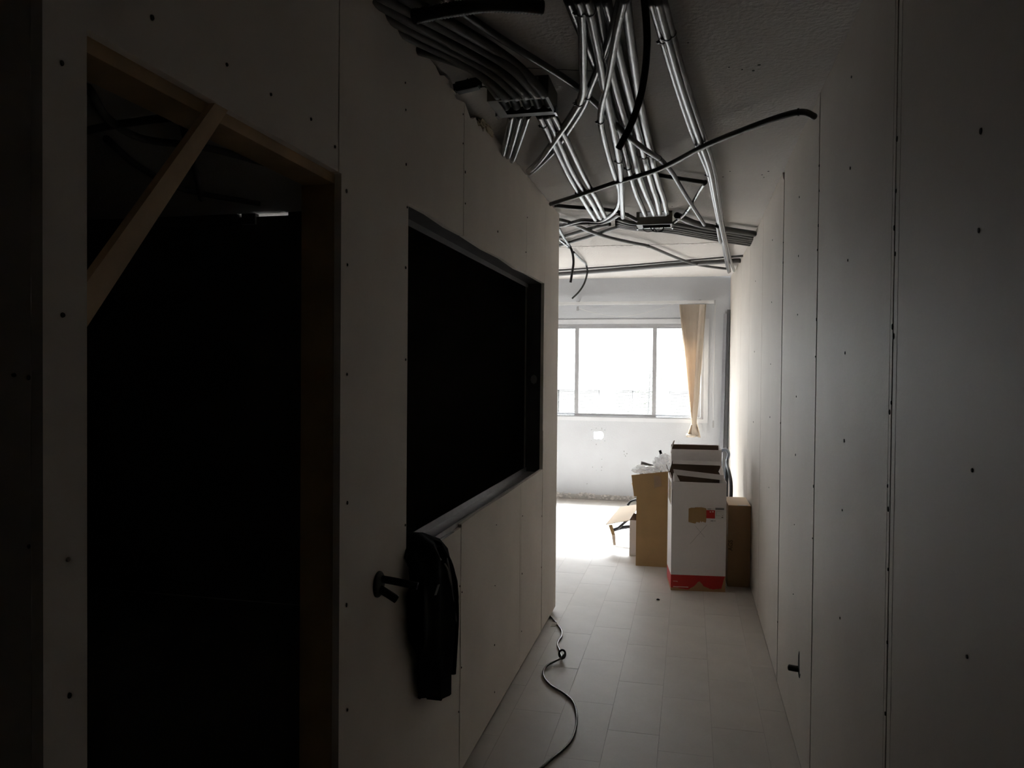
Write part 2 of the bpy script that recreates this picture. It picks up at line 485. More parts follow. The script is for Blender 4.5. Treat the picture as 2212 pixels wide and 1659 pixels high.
wall_cross = struct(box('wall_cross', (-4.3, -.949, 4.62, 4.645, .0, 2.551), 'dark_room'), 'partition closing the dark room with a lit slit along its top')
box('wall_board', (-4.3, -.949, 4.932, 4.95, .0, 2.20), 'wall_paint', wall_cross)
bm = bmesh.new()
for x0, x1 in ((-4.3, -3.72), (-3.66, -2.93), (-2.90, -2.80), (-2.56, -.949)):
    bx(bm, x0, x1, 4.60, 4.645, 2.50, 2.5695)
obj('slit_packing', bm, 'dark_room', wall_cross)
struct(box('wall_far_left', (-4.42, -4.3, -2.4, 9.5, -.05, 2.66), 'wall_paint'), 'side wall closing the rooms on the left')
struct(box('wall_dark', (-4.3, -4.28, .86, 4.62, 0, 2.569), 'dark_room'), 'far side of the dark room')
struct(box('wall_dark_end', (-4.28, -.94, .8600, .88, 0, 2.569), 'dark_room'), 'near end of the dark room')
struct(box('wall_back', (-2.72, .75, -2.4, -2.2, -.05, 2.60), 'dim_board'), 'wall behind the viewer')
struct(box('wall_near_left', (-2.72, -2.6, -2.2, .86, -.05, 2.60), 'dim_board'), 'side wall beside the viewer')

# ------------------------------------------------------------ structure: end wall with the window
def grid_wall(name, xs, zs, holes, y0, y1, m):
    bm = bmesh.new()
    solid = lambda i, j: 0 <= i < len(xs) - 1 and 0 <= j < len(zs) - 1 and (i, j) not in holes
    V = {}
    def v(i, j, y):
        if (i, j, y) not in V: V[(i, j, y)] = bm.verts.new((xs[i], y, zs[j]))
        return V[(i, j, y)]
    for i in range(len(xs) - 1):
        for j in range(len(zs) - 1):
            if not solid(i, j): continue
            for y in (y0, y1):
                bm.faces.new((v(i, j, y), v(i+1, j, y), v(i+1, j+1, y), v(i, j+1, y)))
            for di, dj, a, b in ((-1,0,(0,0),(0,1)), (1,0,(1,0),(1,1)), (0,-1,(0,0),(1,0)), (0,1,(0,1),(1,1))):
                if not solid(i + di, j + dj):
                    bm.faces.new((v(i+a[0], j+a[1], y0), v(i+b[0], j+b[1], y0), v(i+b[0], j+b[1], y1), v(i+a[0], j+a[1], y1)))
    return obj(name, bm, m)
WX0, WX1, WZ0, WZ1 = -3.42, .158, 1.002, 2.118
wall_end = struct(grid_wall('wall_end', [-4.4, WX0, -1.150, -.980, WX1, .75], [-.05, .715, .848, WZ0, WZ1, 2.72], {(1,3),(2,3),(3,3),(2,1)}, YE, YE + .075, 'wall_paint'), 'white painted end wall holding the bright window')
# plate with the knocked-out hole: square to rounded outline
bm = bmesh.new()
outer = []; inner = []
for k in range(40):
    a = 2 * math.pi * k / 40
    c, s = math.cos(a), math.sin(a)
    t = 1 / max(abs(c) / .085, abs(s) / .0665)
    outer.append((-1.065 + c * t, .7815 + s * t))
    if c > 0: ix, iz = -1.040 + .040 * c, .7815 + .048 * s
    else:
        t2 = 1 / max(abs(c) / .062, abs(s) / .044); ix, iz = -1.055 + c * t2 - .0, .7815 + s * t2 + random.uniform(-.002, .002)
    inner.append((ix, iz))
for y0, y1 in ((YE - .003, YE + .072),):
    A = [bm.verts.new((x, y0, z)) for x, z in outer]; B = [bm.verts.new((x, y0, z)) for x, z in inner]
    A2 = [bm.verts.new((x, y1, z)) for x, z in outer]; B2 = [bm.verts.new((x, y1, z)) for x, z in inner]
    for k in range(40):
        q = (k + 1) % 40
        for f in ((A[k], A[q], B[q], B[k]), (B[k], B[q], B2[q], B2[k]), (A2[k], A2[q], B2[q], B2[k]), (A[k], A[q], A2[q], A2[k])):
            bm.faces.new(f)
obj('hole_surround', bm, 'wall_paint', wall_end)
box('patched_panel', (-1.135, -.975, YE - .0015, YE + .002, .848, .905), 'wall_paint', wall_end)
discs('anchor_hole', [(x, YE - .0008, z) for x, z in ((-1.089,.866),(-1.022,.867),(-1.127,.837),(-1.021,.855),(-1.087,.670),(-1.018,.494),(-1.128,.395),(-1.083,.358),(-1.022,.360),(-1.017,.399),(-1.193,.191),(-.754,.597),(-.736,.542),(-.75,.56),(-.72,.57))], .006, (0, -1, 0), 'clip_grey', wall_end)
# raw strip and broken plaster along the foot of the wall
box('raw_base', (-2.2, .44, YE - .006, YE, -.003, .062), 'concrete', wall_end)
bm = bmesh.new()
for k in range(110):
    x = random.choice((random.uniform(-2.1, -1.0), random.uniform(-1.8, -1.15), random.uniform(-1.0, -.45)))
    lim = .085 if x < -1.1 else .06
    s = random.uniform(.006, .022)
    g = bmesh.ops.create_icosphere(bm, subdivisions=1, radius=s, matrix=Matrix.Translation((x, YE - .005, random.uniform(0.012, lim))) @ Matrix.Diagonal((1.6, .35, random.uniform(.5, 1), 1)))
    for v in g['verts']: v.co += Vector((random.uniform(-1, 1), random.uniform(-.4, .4), random.uniform(-1, 1))) * s * .35
o = obj('broken_plaster', bm, 'plaster_broken', wall_end); o['kind'] = 'stuff'

# ------------------------------------------------------------ window
win = bpy.data.objects.new('window_1', None); C.objects.link(win); win.location = (-1.6, YE, WZ0)
struct(win, 'wide sliding aluminium window in the end wall')
def wbox(name, d, m, bev=.0015):
    o = box(name, d, m, None, bev)
    o.parent = win; o.matrix_parent_inverse = Matrix.Translation((1.6, -YE, -WZ0))
    return o
YF = YE + .004
bm = bmesh.new()
bx(bm, WX0 + .001, WX1 - .001, YF, YF + .07, 2.090, 2.117); bx(bm, WX0 + .001, WX1 - .001, YF, YF + .07, 1.003, 1.022)
bx(bm, WX0 + .001, WX0 + .03, YF, YF + .07, 1.022, 2.090); bx(bm, WX1 - .030, WX1 - .001, YF, YF + .07, 1.022, 2.090)
bx(bm, WX0 + .001, WX1 - .001, YF - .012, YF, 1.003, 1.012)
o = obj('window_frame', bm, 'aluminium'); o.parent = win; o.matrix_parent_inverse = Matrix.Translation((1.6, -YE, -WZ0))
def sash(x0, x1, yo, st=.040):
    bm = bmesh.new()
    y0, y1 = YF + yo, YF + yo + .026
    bx(bm, x0, x1, y0, y1, 2.066, 2.094); bx(bm, x0, x1, y0, y1, 1.018, 1.045)
    bx(bm, x0, x0 + st, y0, y1, 1.045, 2.066); bx(bm, x1 - st, x1, y0, y1, 1.045, 2.066)
    o = obj('sash', bm, 'aluminium'); o.parent = win; o.matrix_parent_inverse = Matrix.Translation((1.6, -YE, -WZ0))
    p = box('pane', (x0 + st - .004, x1 - st + .004, (y0 + y1) / 2 - .0025, (y0 + y1) / 2 + .0025, 1.041, 2.070), 'glass')
    p.parent = o
sash(-1.358, -.384, .010, .048)
sash(-.426, .125, .040, .036)
sash(-2.36, -1.312, .040, .040)
sash(-3.385, -2.32, .010, .034)
# plaster border round the opening
bm = bmesh.new()
bx(bm, WX0 - .05, .212, YE - .010, YE, 2.119, 2.172); bx(bm, WX1 + .001, .212, YE - .010, YE, .958, 2.119)
bx(bm, WX0 - .05, WX1 + .001, YE - .012, YE, .955, 1.001)
obj('trim_1', bm, 'trim_white'); struct(bpy.data.objects['trim_1'], 'white border around the window')

# ------------------------------------------------------------ outside: street and the building opposite
street = struct(box('street', (-60, 60, 9.6, 70, -4.3, -4.2), 'street'), 'street below the window')
bl = thing('opposite_building', 'pale grey building across the street seen through the window', 'building', (-2.2, 24.0, -4.2))
def bpart(name, bm, m, parent=None):
    o = obj(name, bm, m, parent or bl)
    return o
def rel(bm, x0, x1, y0, y1, z0, z1):
    return bx(bm, x0 + 2.2, x1 + 2.2, y0 - 24, y1 - 24, z0 + 4.2, z1 + 4.2)
bm = bmesh.new(); rel(bm, -30, 26, 24.3, 34, -4.2, 9.2)
bpart('wall', bm, 'facade')
bm = bmesh.new(); rel(bm, -30, 26, 24.0, 24.3, .97, 1.2); rel(bm, -30, 26, 24.05, 24.3, 2.12, 2.19)
bpart('ledge', bm, 'facade')
bm = bmesh.new(); rel(bm, -30.4, 26.4, 23.8, 34.3, 9.2, 9.5)
bpart('cornice', bm, 'facade')
for i, (x0, x1) in enumerate(((-9.4, -8.0), (-6.6, -5.0), (-4.95, -4.05), (-4.015, -2.756), (-2.293, -1.72), (-1.64, -1.086), (-.6, .4), (.9, 1.9))):
    bm = bmesh.new(); rel(bm, x0, x1, 24.18, 24.30, -.55, .97)
    s = bpart('shutter', bm, 'shutter')
    bm = bmesh.new()
    for k in range(30):
        z = -.53 + k * .05
        rel(bm, x0 + .02, x1 - .02, 24.15, 24.19, z, z + .030)
    o = bpart('slats', bm, 'facade_frame', s); o['kind'] = 'stuff'
for x0, x1 in ((-9.4, -8.2), (-6.4, -5.2), (-5.0, -4.1), (-3.947, -3.62), (-3.40, -3.02), (-2.95, -2.70), (-1.9, -1.2), (-.5, .3)):
    yel = x1 < -2.6
    bm = bmesh.new(); rel(bm, x0, x1, 24.14, 24.30, 2.23, 3.9)
    w = bpart('window', bm, 'facade' if yel else 'facade_frame')
    bm = bmesh.new(); rel(bm, x0 + .08, x1 - .08, 24.12, 24.15, 2.33, 3.8)
    bpart('pane', bm, 'facade_yellow' if yel else 'facade', w)
    bm = bmesh.new(); rel(bm, x0, x1, 24.2, 24.30, 1.35, 2.05)
    bpart('window', bm, 'facade_frame' if yel else 'facade')
    bm = bmesh.new(); rel(bm, x0 + .06, x1 - .06, 24.17, 24.21, 1.40, 2.0)
    bpart('pane', bm, 'facade')
# street tree
tr = thing('street_tree', 'sparse tree in front of the building opposite, beyond the window', 'tree', (-1.15, 21.5, -4.2))
tube_obj('trunk', [(0, 0, 0), (.03, 0, 1.6), (-.02, .05, 3.2), (.05, 0, 4.6), (.1, 0, 5.9)], .018, 'bark', tr, hollow=False)
bm = bmesh.new()
for k in range(1500):
    t = random.random()
    z = 3.6 + 2.5 * (1 - t ** .7)
    spread = .16 + .50 * t
    p = Vector((random.gauss(.05, spread), random.gauss(0, spread), z + random.gauss(0, .12)))
    s = random.uniform(.02, .042)
    d = Vector((random.gauss(0, 1), random.gauss(0, 1), random.gauss(0, 1))).normalized()
    e = d.orthogonal().normalized()
    f = d.cross(e)
    vs = [bm.verts.new(p + e * s), bm.verts.new(p + f * s * .45), bm.verts.new(p - e * s), bm.verts.new(p - f * s * .45)]
    bm.faces.new(vs)
o = obj('foliage', bm, 'leaf', tr); o['kind'] = 'stuff'

# ------------------------------------------------------------ conduits on the ceiling
CONDUITS = [  # label, radius, material, group, tie point numbers, centre line in metres
  ('fat grey conduit running over the left wall top, nearest the hose of its bundle', 0.0160, 'pvc_dark', 'fat conduits feeding the near junction box', (),
   [(-0.761,1.922,2.535),(-0.701,2.059,2.535),(-0.643,2.194,2.534),(-0.585,2.321,2.527),(-0.543,2.397,2.511),(-0.514,2.457,2.492),(-0.486,2.553,2.470)]),
  ('fat grey conduit second from the hose in the bundle bending into the near junction box', 0.0160, 'pvc_dark', 'fat conduits feeding the near junction box', (),
   [(-0.809,1.925,2.535),(-0.758,2.034,2.535),(-0.696,2.161,2.534),(-0.626,2.283,2.524),(-0.569,2.364,2.505),(-0.541,2.421,2.491),(-0.512,2.547,2.470)]),
  ('fat grey conduit in the middle of the bundle bending into the near junction box', 0.0160, 'pvc_dark', 'fat conduits feeding the near junction box', (),
   [(-0.840,1.937,2.535),(-0.818,1.993,2.535),(-0.778,2.097,2.535),(-0.718,2.230,2.533),(-0.644,2.357,2.522),(-0.603,2.404,2.507),(-0.577,2.444,2.491),(-0.543,2.552,2.470)]),
  ('fat grey conduit with a scuffed highlight, fourth from the hose in the near bundle', 0.0160, 'pvc_dark', 'fat conduits feeding the near junction box', (),
   [(-0.859,1.998,2.535),(-0.824,2.082,2.535),(-0.787,2.170,2.535),(-0.735,2.277,2.533),(-0.671,2.379,2.523),(-0.632,2.423,2.506),(-0.608,2.458,2.492),(-0.575,2.556,2.470)]),
  ('fat grey conduit just inside the lowest one of the bundle by the left wall', 0.0160, 'pvc_dark', 'fat conduits feeding the near junction box', (),
   [(-0.859,2.093,2.535),(-0.814,2.196,2.535),(-0.773,2.279,2.534),(-0.709,2.385,2.523),(-0.669,2.434,2.505),(-0.646,2.469,2.491),(-0.614,2.559,2.470)]),
  ('slim grey conduit lowest of the near bundle, sagging towards the left wall top', 0.0120, 'pvc_dark', 'fat conduits feeding the near junction box', (),
   [(-0.870,2.247,2.535),(-0.823,2.295,2.535),(-0.766,2.355,2.533),(-0.706,2.419,2.523),(-0.679,2.442,2.510),(-0.662,2.467,2.496),(-0.641,2.543,2.470)]),
  ('long straight conduit slanting across the ceiling over all the bundles to a loose end', 0.0115, 'pvc_black', None, (14,),
   [(-0.661,1.981,2.550),(-0.627,2.106,2.550),(-0.583,2.239,2.550),(-0.520,2.403,2.550),(-0.471,2.524,2.550),(-0.421,2.656,2.550),(-0.396,2.735,2.550),(-0.367,2.854,2.550),(-0.348,2.932,2.549),(-0.319,3.033,2.537),(-0.286,3.098,2.516),(-0.251,3.156,2.495),(-0.205,3.262,2.480),(-0.171,3.388,2.486),(-0.146,3.521,2.501),(-0.112,3.757,2.519),(-0.088,3.934,2.524),(-0.085,3.964,2.524),(-0.036,4.350,2.520),(0.081,5.205,2.510)]),
  ('left conduit of the tied overhead pair, bending down to the left wall top', 0.0145, 'pvc', None, (2, 7),
   [(-0.292,1.982,2.505),(-0.290,2.026,2.505),(-0.292,2.057,2.505),(-0.307,2.193,2.505),(-0.333,2.389,2.505),(-0.364,2.624,2.505),(-0.373,2.668,2.505),(-0.394,2.749,2.505),(-0.414,2.806,2.505),(-0.454,2.912,2.505),(-0.492,3.011,2.505),(-0.495,3.017,2.505),(-0.567,3.201,2.506),(-0.646,3.405,2.511),(-0.730,3.620,2.524),(-0.791,3.774,2.540)]),
  ('right conduit of the tied overhead pair, running to a cut end by the far box', 0.0145, 'pvc', None, (2, 11),
   [(-0.269,1.976,2.500),(-0.269,2.019,2.500),(-0.269,2.051,2.500),(-0.272,2.152,2.500),(-0.277,2.304,2.500),(-0.284,2.477,2.500),(-0.290,2.606,2.500),(-0.290,2.620,2.500),(-0.296,2.765,2.500),(-0.303,2.990,2.500),(-0.312,3.257,2.500),(-0.322,3.516,2.500),(-0.331,3.692,2.500),(-0.359,4.085,2.500),(-0.360,4.099,2.500),(-0.414,4.812,2.500)]),
  ('conduit slipping under the straight pair to join the bend at the left wall', 0.0130, 'pvc', None, (7,),
   [(-0.186,2.036,2.520),(-0.198,2.093,2.520),(-0.224,2.208,2.520),(-0.256,2.337,2.520),(-0.289,2.459,2.520),(-0.323,2.581,2.520),(-0.348,2.670,2.520),(-0.363,2.734,2.520),(-0.381,2.799,2.520),(-0.413,2.896,2.520),(-0.457,3.016,2.520),(-0.498,3.125,2.520),(-0.505,3.145,2.520),(-0.565,3.304,2.520),(-0.620,3.437,2.523),(-0.713,3.643,2.531),(-0.794,3.815,2.540)]),
  ('conduit crossing the fan, tied at a kink, then snaking to the left corner', 0.0125, 'pvc', None, (8,),
   [(-0.173,1.985,2.495),(-0.187,2.057,2.495),(-0.212,2.189,2.495),(-0.238,2.340,2.495),(-0.264,2.491,2.495),(-0.293,2.642,2.495),(-0.307,2.713,2.495),(-0.328,2.837,2.495),(-0.340,2.935,2.495),(-0.349,3.092,2.495),(-0.359,3.381,2.496),(-0.366,3.690,2.500),(-0.373,4.022,2.511),(-0.379,4.171,2.516),(-0.407,4.470,2.519),(-0.441,4.664,2.520),(-0.499,4.856,2.520),(-0.568,4.991,2.520),(-0.596,5.002,2.520),(-0.654,4.971,2.520),(-0.684,4.966,2.520),(-0.749,5.021,2.520),(-0.820,5.098,2.520),(-0.868,5.135,2.520)]),
  ('leftmost pipe of the fan dropping into the far junction box', 0.0150, 'pvc', 'fanned conduits dropping into the far junction box', (9,),
   [(-0.327,2.049,2.540),(-0.324,2.158,2.540),(-0.317,2.336,2.540),(-0.310,2.502,2.540),(-0.305,2.672,2.540),(-0.301,2.973,2.540),(-0.300,3.137,2.540),(-0.299,3.349,2.540),(-0.300,3.557,2.540),(-0.303,3.792,2.540),(-0.305,3.989,2.540),(-0.305,4.163,2.540),(-0.303,4.364,2.540),(-0.303,4.380,2.540),(-0.288,4.694,2.531),(-0.279,4.860,2.520)]),
  ('second pipe from the left in the fan dropping into the far junction box', 0.0165, 'pvc', 'fanned conduits dropping into the far junction box', (10,),
   [(-0.253,2.054,2.535),(-0.258,2.200,2.535),(-0.262,2.393,2.535),(-0.264,2.574,2.535),(-0.265,2.708,2.535),(-0.264,2.804,2.535),(-0.261,3.013,2.535),(-0.259,3.245,2.535),(-0.259,3.440,2.535),(-0.260,3.719,2.535),(-0.260,3.896,2.535),(-0.257,4.077,2.535),(-0.250,4.312,2.535),(-0.249,4.347,2.535),(-0.235,4.611,2.529),(-0.225,4.851,2.520)]),
  ('third pipe from the left in the fan dropping into the far junction box', 0.0155, 'pvc', 'fanned conduits dropping into the far junction box', (9,),
   [(-0.229,2.059,2.535),(-0.227,2.185,2.535),(-0.226,2.347,2.535),(-0.225,2.558,2.535),(-0.223,2.718,2.535),(-0.223,2.732,2.535),(-0.221,2.884,2.535),(-0.219,3.120,2.535),(-0.217,3.397,2.535),(-0.215,3.589,2.535),(-0.212,3.828,2.535),(-0.209,3.988,2.535),(-0.203,4.272,2.535),(-0.201,4.307,2.535),(-0.195,4.517,2.531),(-0.191,4.838,2.520)]),
  ('rightmost pipe of the fan dropping into the far junction box', 0.0155, 'pvc', 'fanned conduits dropping into the far junction box', (8,),
   [(-0.178,2.070,2.535),(-0.180,2.147,2.535),(-0.183,2.289,2.535),(-0.186,2.497,2.535),(-0.189,2.744,2.535),(-0.189,2.890,2.535),(-0.187,3.126,2.535),(-0.184,3.354,2.535),(-0.181,3.562,2.535),(-0.179,3.796,2.535),(-0.175,3.994,2.535),(-0.167,4.256,2.535),(-0.165,4.280,2.535),(-0.156,4.491,2.531),(-0.149,4.826,2.520)]),
  ('left pipe of the triple run beside the right wall', 0.0115, 'pvc', 'triple conduit run along the right wall', (1, 7, 11),
   [(-0.113,2.039,2.520),(-0.089,2.319,2.520),(-0.068,2.565,2.520),(-0.042,2.844,2.520),(-0.009,3.175,2.520),(0.028,3.500,2.520),(0.061,3.771,2.520),(0.077,3.923,2.520),(0.095,4.154,2.520),(0.110,4.376,2.520),(0.140,4.802,2.520),(0.170,5.206,2.520),(0.208,5.687,2.521),(0.235,6.078,2.524),(0.283,6.895,2.541),(0.328,7.592,2.560),(0.378,8.302,2.583)]),
  ('middle pipe of the triple run beside the right wall', 0.0125, 'pvc', 'triple conduit run along the right wall', (1,),
   [(-0.096,2.021,2.510),(-0.075,2.275,2.510),(-0.052,2.541,2.510),(-0.025,2.818,2.510),(0.010,3.146,2.510),(0.042,3.433,2.510),(0.071,3.695,2.510),(0.088,3.885,2.510),(0.104,4.113,2.510),(0.119,4.333,2.510),(0.155,4.848,2.510),(0.183,5.242,2.510),(0.222,5.761,2.511),(0.254,6.199,2.515),(0.305,6.956,2.532),(0.380,8.094,2.566)]),
  ('right pipe of the triple run beside the right wall', 0.0125, 'pvc', 'triple conduit run along the right wall', (1,),
   [(-0.083,2.045,2.520),(-0.063,2.279,2.520),(-0.040,2.533,2.520),(-0.007,2.851,2.520),(0.031,3.183,2.520),(0.064,3.473,2.520),(0.087,3.698,2.520),(0.107,3.928,2.520),(0.123,4.160,2.520),(0.138,4.382,2.520),(0.172,4.902,2.520),(0.193,5.211,2.520),(0.229,5.690,2.521),(0.262,6.112,2.525),(0.322,6.904,2.541),(0.373,7.544,2.559),(0.424,8.142,2.578)]),
  ('short cut piece of conduit tied along the triple run near the far right', 0.0115, 'pvc', None, (0,),
   [(0.165,5.262,2.510),(0.183,5.572,2.510),(0.209,5.938,2.510)]),
  ('black conduit sweeping right across the corridor from wall to wall under the pipes', 0.0120, 'pvc_black', None, (12,),
   [(-0.780,4.337,2.495),(-0.604,4.157,2.495),(-0.481,4.023,2.495),(-0.380,3.910,2.495),(-0.322,3.855,2.495),(-0.247,3.787,2.495),(-0.155,3.687,2.495),(-0.083,3.579,2.495),(0.026,3.381,2.495),(0.085,3.291,2.495),(0.216,3.125,2.495),(0.326,3.006,2.495),(0.372,2.981,2.496),(0.398,2.990,2.496),(0.434,3.026,2.490)]),
  ('dark conduit from the left corner behind three grey pipes to the far box', 0.0125, 'pvc_black', None, (5,),
   [(-0.797,4.584,2.540),(-0.737,4.632,2.540),(-0.633,4.692,2.540),(-0.531,4.747,2.539),(-0.450,4.813,2.536),(-0.393,4.886,2.527),(-0.338,4.976,2.510)]),
  ('short black conduit ending in an elbow just right of the pipe fan', 0.0115, 'pvc_black', None, (2,),
   [(-0.169,3.977,2.540),(-0.048,4.080,2.540),(0.066,4.175,2.540)]),
  ('thin pale conduit slanting from the black elbow to the far box', 0.0100, 'pvc', None, (2,),
   [(0.065,4.160,2.535),(0.031,4.415,2.535),(-0.025,4.847,2.534),(-0.040,4.918,2.531),(-0.070,5.005,2.521),(-0.109,5.092,2.510)]),
  ('left one of three grey pipes leaving the near junction box towards the window', 0.0135, 'pvc', 'three grey pipes from the near junction box', (1, 7),
   [(-0.564,2.867,2.510),(-0.567,2.984,2.510),(-0.571,3.110,2.510),(-0.579,3.331,2.510),(-0.586,3.536,2.510),(-0.592,3.739,2.510),(-0.595,3.938,2.510),(-0.594,4.144,2.510),(-0.594,4.316,2.510),(-0.595,4.600,2.510),(-0.594,4.903,2.510)]),
  ('middle one of three grey pipes leaving the near junction box towards the window', 0.0135, 'pvc', 'three grey pipes from the near junction box', (7,),
   [(-0.537,2.864,2.510),(-0.541,3.024,2.510),(-0.547,3.183,2.510),(-0.554,3.358,2.510),(-0.563,3.601,2.510),(-0.565,3.813,2.510),(-0.562,4.021,2.510),(-0.559,4.135,2.510),(-0.555,4.359,2.510),(-0.556,4.588,2.510),(-0.559,4.864,2.510)]),
  ('right one of three grey pipes leaving the near junction box towards the window', 0.0135, 'pvc', 'three grey pipes from the near junction box', (7,),
   [(-0.511,2.853,2.510),(-0.511,2.969,2.510),(-0.511,3.151,2.510),(-0.513,3.281,2.510),(-0.517,3.525,2.510),(-0.520,3.753,2.510),(-0.519,3.968,2.510),(-0.519,4.093,2.510),(-0.518,4.277,2.510),(-0.520,4.516,2.510),(-0.524,4.826,2.510)]),
  ('thickest and nearest conduit of the flat bundle that enters the right wall top', 0.0210, 'pvc_dark', 'flat bundle of conduits entering the right wall', (),
   [(-0.091,4.963,2.530),(-0.058,5.052,2.530),(-0.005,5.190,2.530),(0.062,5.317,2.530),(0.155,5.434,2.530),(0.232,5.517,2.530),(0.332,5.620,2.530),(0.434,5.720,2.530)]),
  ('second conduit counted from the camera in the flat bundle behind the far box', 0.0135, 'pvc_dark', 'flat bundle of conduits entering the right wall', (),
   [(-0.474,5.046,2.540),(-0.403,5.193,2.540),(-0.353,5.232,2.540),(-0.220,5.260,2.540),(-0.126,5.304,2.540),(-0.008,5.435,2.540),(0.079,5.541,2.540),(0.156,5.615,2.540),(0.233,5.691,2.540),(0.432,5.922,2.540)]),
  ('third conduit counted from the camera in the flat bundle behind the far box', 0.0135, 'pvc_dark', 'flat bundle of conduits entering the right wall', (),
   [(-0.483,5.141,2.540),(-0.415,5.265,2.540),(-0.353,5.314,2.540),(-0.223,5.348,2.540),(-0.137,5.390,2.540),(-0.009,5.532,2.540),(0.080,5.641,2.540),(0.156,5.720,2.540),(0.247,5.813,2.540),(0.437,6.019,2.540)]),
  ('fourth conduit counted from the camera in the flat bundle behind the far box', 0.0135, 'pvc_dark', 'flat bundle of conduits entering the right wall', (),
   [(-0.489,5.206,2.540),(-0.422,5.312,2.540),(-0.356,5.366,2.540),(-0.226,5.411,2.540),(-0.145,5.456,2.540),(-0.010,5.606,2.540),(0.081,5.719,2.540),(0.155,5.801,2.540),(0.262,5.912,2.540),(0.438,6.090,2.540)]),
  ('fifth conduit counted from the camera in the flat bundle behind the far box', 0.0135, 'pvc_dark', 'flat bundle of conduits entering the right wall', (),
   [(-0.494,5.261,2.540),(-0.428,5.360,2.540),(-0.359,5.419,2.540),(-0.228,5.477,2.540),(-0.146,5.526,2.540),(-0.009,5.681,2.540),(0.078,5.788,2.540),(0.159,5.880,2.540),(0.265,5.996,2.540),(0.438,6.177,2.540)]),
  ('farthest, lowest-looking conduit counted from the camera in the flat bundle behind the far box', 0.0135, 'pvc_dark', 'flat bundle of conduits entering the right wall', (),
   [(-0.498,5.307,2.540),(-0.425,5.400,2.540),(-0.349,5.460,2.540),(-0.234,5.520,2.540),(-0.145,5.588,2.540),(-0.006,5.757,2.540),(0.076,5.859,2.540),(0.163,5.961,2.540),(0.270,6.082,2.540),(0.437,6.260,2.540)]),
  ('curly dark conduit hugging the snaking one at the left corner', 0.0125, 'pvc_dark', None, (4,),
   [(-0.431,4.821,2.525),(-0.491,4.962,2.525),(-0.562,5.084,2.525),(-0.594,5.099,2.525),(-0.658,5.090,2.525),(-0.712,5.094,2.525),(-0.798,5.124,2.525),(-0.870,5.144,2.525)]),
  ('dark conduit crossing two flat ones, clipped midway, ending at the far right', 0.0125, 'pvc_dark', None, (10,),
   [(-0.843,4.965,2.530),(-0.813,5.012,2.530),(-0.776,5.105,2.530),(-0.749,5.211,2.530),(-0.716,5.341,2.530),(-0.667,5.501,2.530),(-0.615,5.630,2.530),(-0.524,5.811,2.530),(-0.432,5.962,2.530),(-0.343,6.100,2.530),(-0.329,6.133,2.530),(-0.271,6.338,2.533),(-0.170,6.745,2.543),(-0.065,7.161,2.556),(0.064,7.555,2.569),(0.174,7.768,2.576),(0.337,7.999,2.583)]),
  ('upper of two flat dark conduits slanting to the left corner beyond the snaking one', 0.0125, 'pvc_dark', None, (),
   [(-0.996,5.811,2.550),(-0.860,5.628,2.550),(-0.761,5.504,2.550),(-0.698,5.431,2.550),(-0.612,5.344,2.550),(-0.540,5.286,2.550)]),
  ('lower of two flat dark conduits slanting to the left corner beyond the snaking one', 0.0125, 'pvc_dark', None, (),
   [(-1.051,6.135,2.550),(-0.924,5.977,2.550),(-0.775,5.789,2.550),(-0.707,5.698,2.550),(-0.608,5.552,2.550),(-0.525,5.437,2.550),(-0.488,5.394,2.550)]),
  ('thick dark conduit spanning the ceiling close to the window wall', 0.0220, 'pvc_dark', None, (),
   [(-1.548,8.417,2.607),(-0.955,8.108,2.597),(-0.571,7.893,2.590),(-0.166,7.646,2.582),(0.066,7.524,2.578),(0.436,7.369,2.573)]),
  ('thin dark conduit spanning the ceiling just before the thick one by the window wall', 0.0100, 'pvc_dark', None, (),
   [(-1.485,8.071,2.605),(-0.948,7.843,2.598),(-0.531,7.634,2.591),(-0.174,7.437,2.585),(0.166,7.245,2.579),(0.440,7.086,2.574)]),
  ('leftmost of three short pipes from the near box back to the left wall top', 0.0125, 'pvc', 'three dark pipes from the near box to the left wall', (),
   [(-0.673,2.883,2.525),(-0.730,3.072,2.525),(-0.810,3.328,2.525),(-0.837,3.413,2.525)]),
  ('middle of three short pipes from the near box back to the left wall top', 0.0125, 'pvc', 'three dark pipes from the near box to the left wall', (),
   [(-0.641,2.890,2.525),(-0.700,3.078,2.525),(-0.765,3.283,2.525),(-0.820,3.451,2.525)]),
  ('rightmost of three short pipes from the near box back to the left wall top', 0.0125, 'pvc', 'three dark pipes from the near box to the left wall', (),
   [(-0.610,2.896,2.525),(-0.671,3.084,2.525),(-0.738,3.289,2.525),(-0.817,3.523,2.525)]),
  ('black flexible conduit hanging free with an open end in mid corridor', 0.0098, 'rubber', None, (),
   [(-0.123,1.980,2.488),(-0.119,2.017,2.442),(-0.119,2.053,2.401),(-0.126,2.090,2.343),(-0.142,2.127,2.283),(-0.166,2.163,2.233),(-0.203,2.200,2.178)]),
  ('conduit turning down to a straight hanging black end near the left corner', 0.0100, 'pvc_black', None, (3,),
   [(-0.892,5.258,2.540),(-0.920,5.638,2.540),(-0.932,5.918,2.540),(-0.941,6.127,2.540),(-0.923,6.127,2.495),(-0.913,6.127,2.415),(-0.926,6.127,2.315),(-0.936,6.127,2.256)]),
  ('thin conduit turning down to a curved hanging end before the window wall', 0.0095, 'pvc_black', None, (4,),
   [(-0.957,6.418,2.542),(-0.964,6.661,2.550),(-0.973,7.017,2.561),(-0.997,7.552,2.579),(-0.988,7.552,2.527),(-1.014,7.552,2.417),(-1.065,7.552,2.332),(-1.136,7.552,2.262)]),
  ('short pale conduit beside the straight hanging one at the left corner', 0.0095, 'pvc', None, (2,),
   [(-0.977,5.763,2.545),(-0.966,5.988,2.545),(-0.955,6.181,2.545)]),
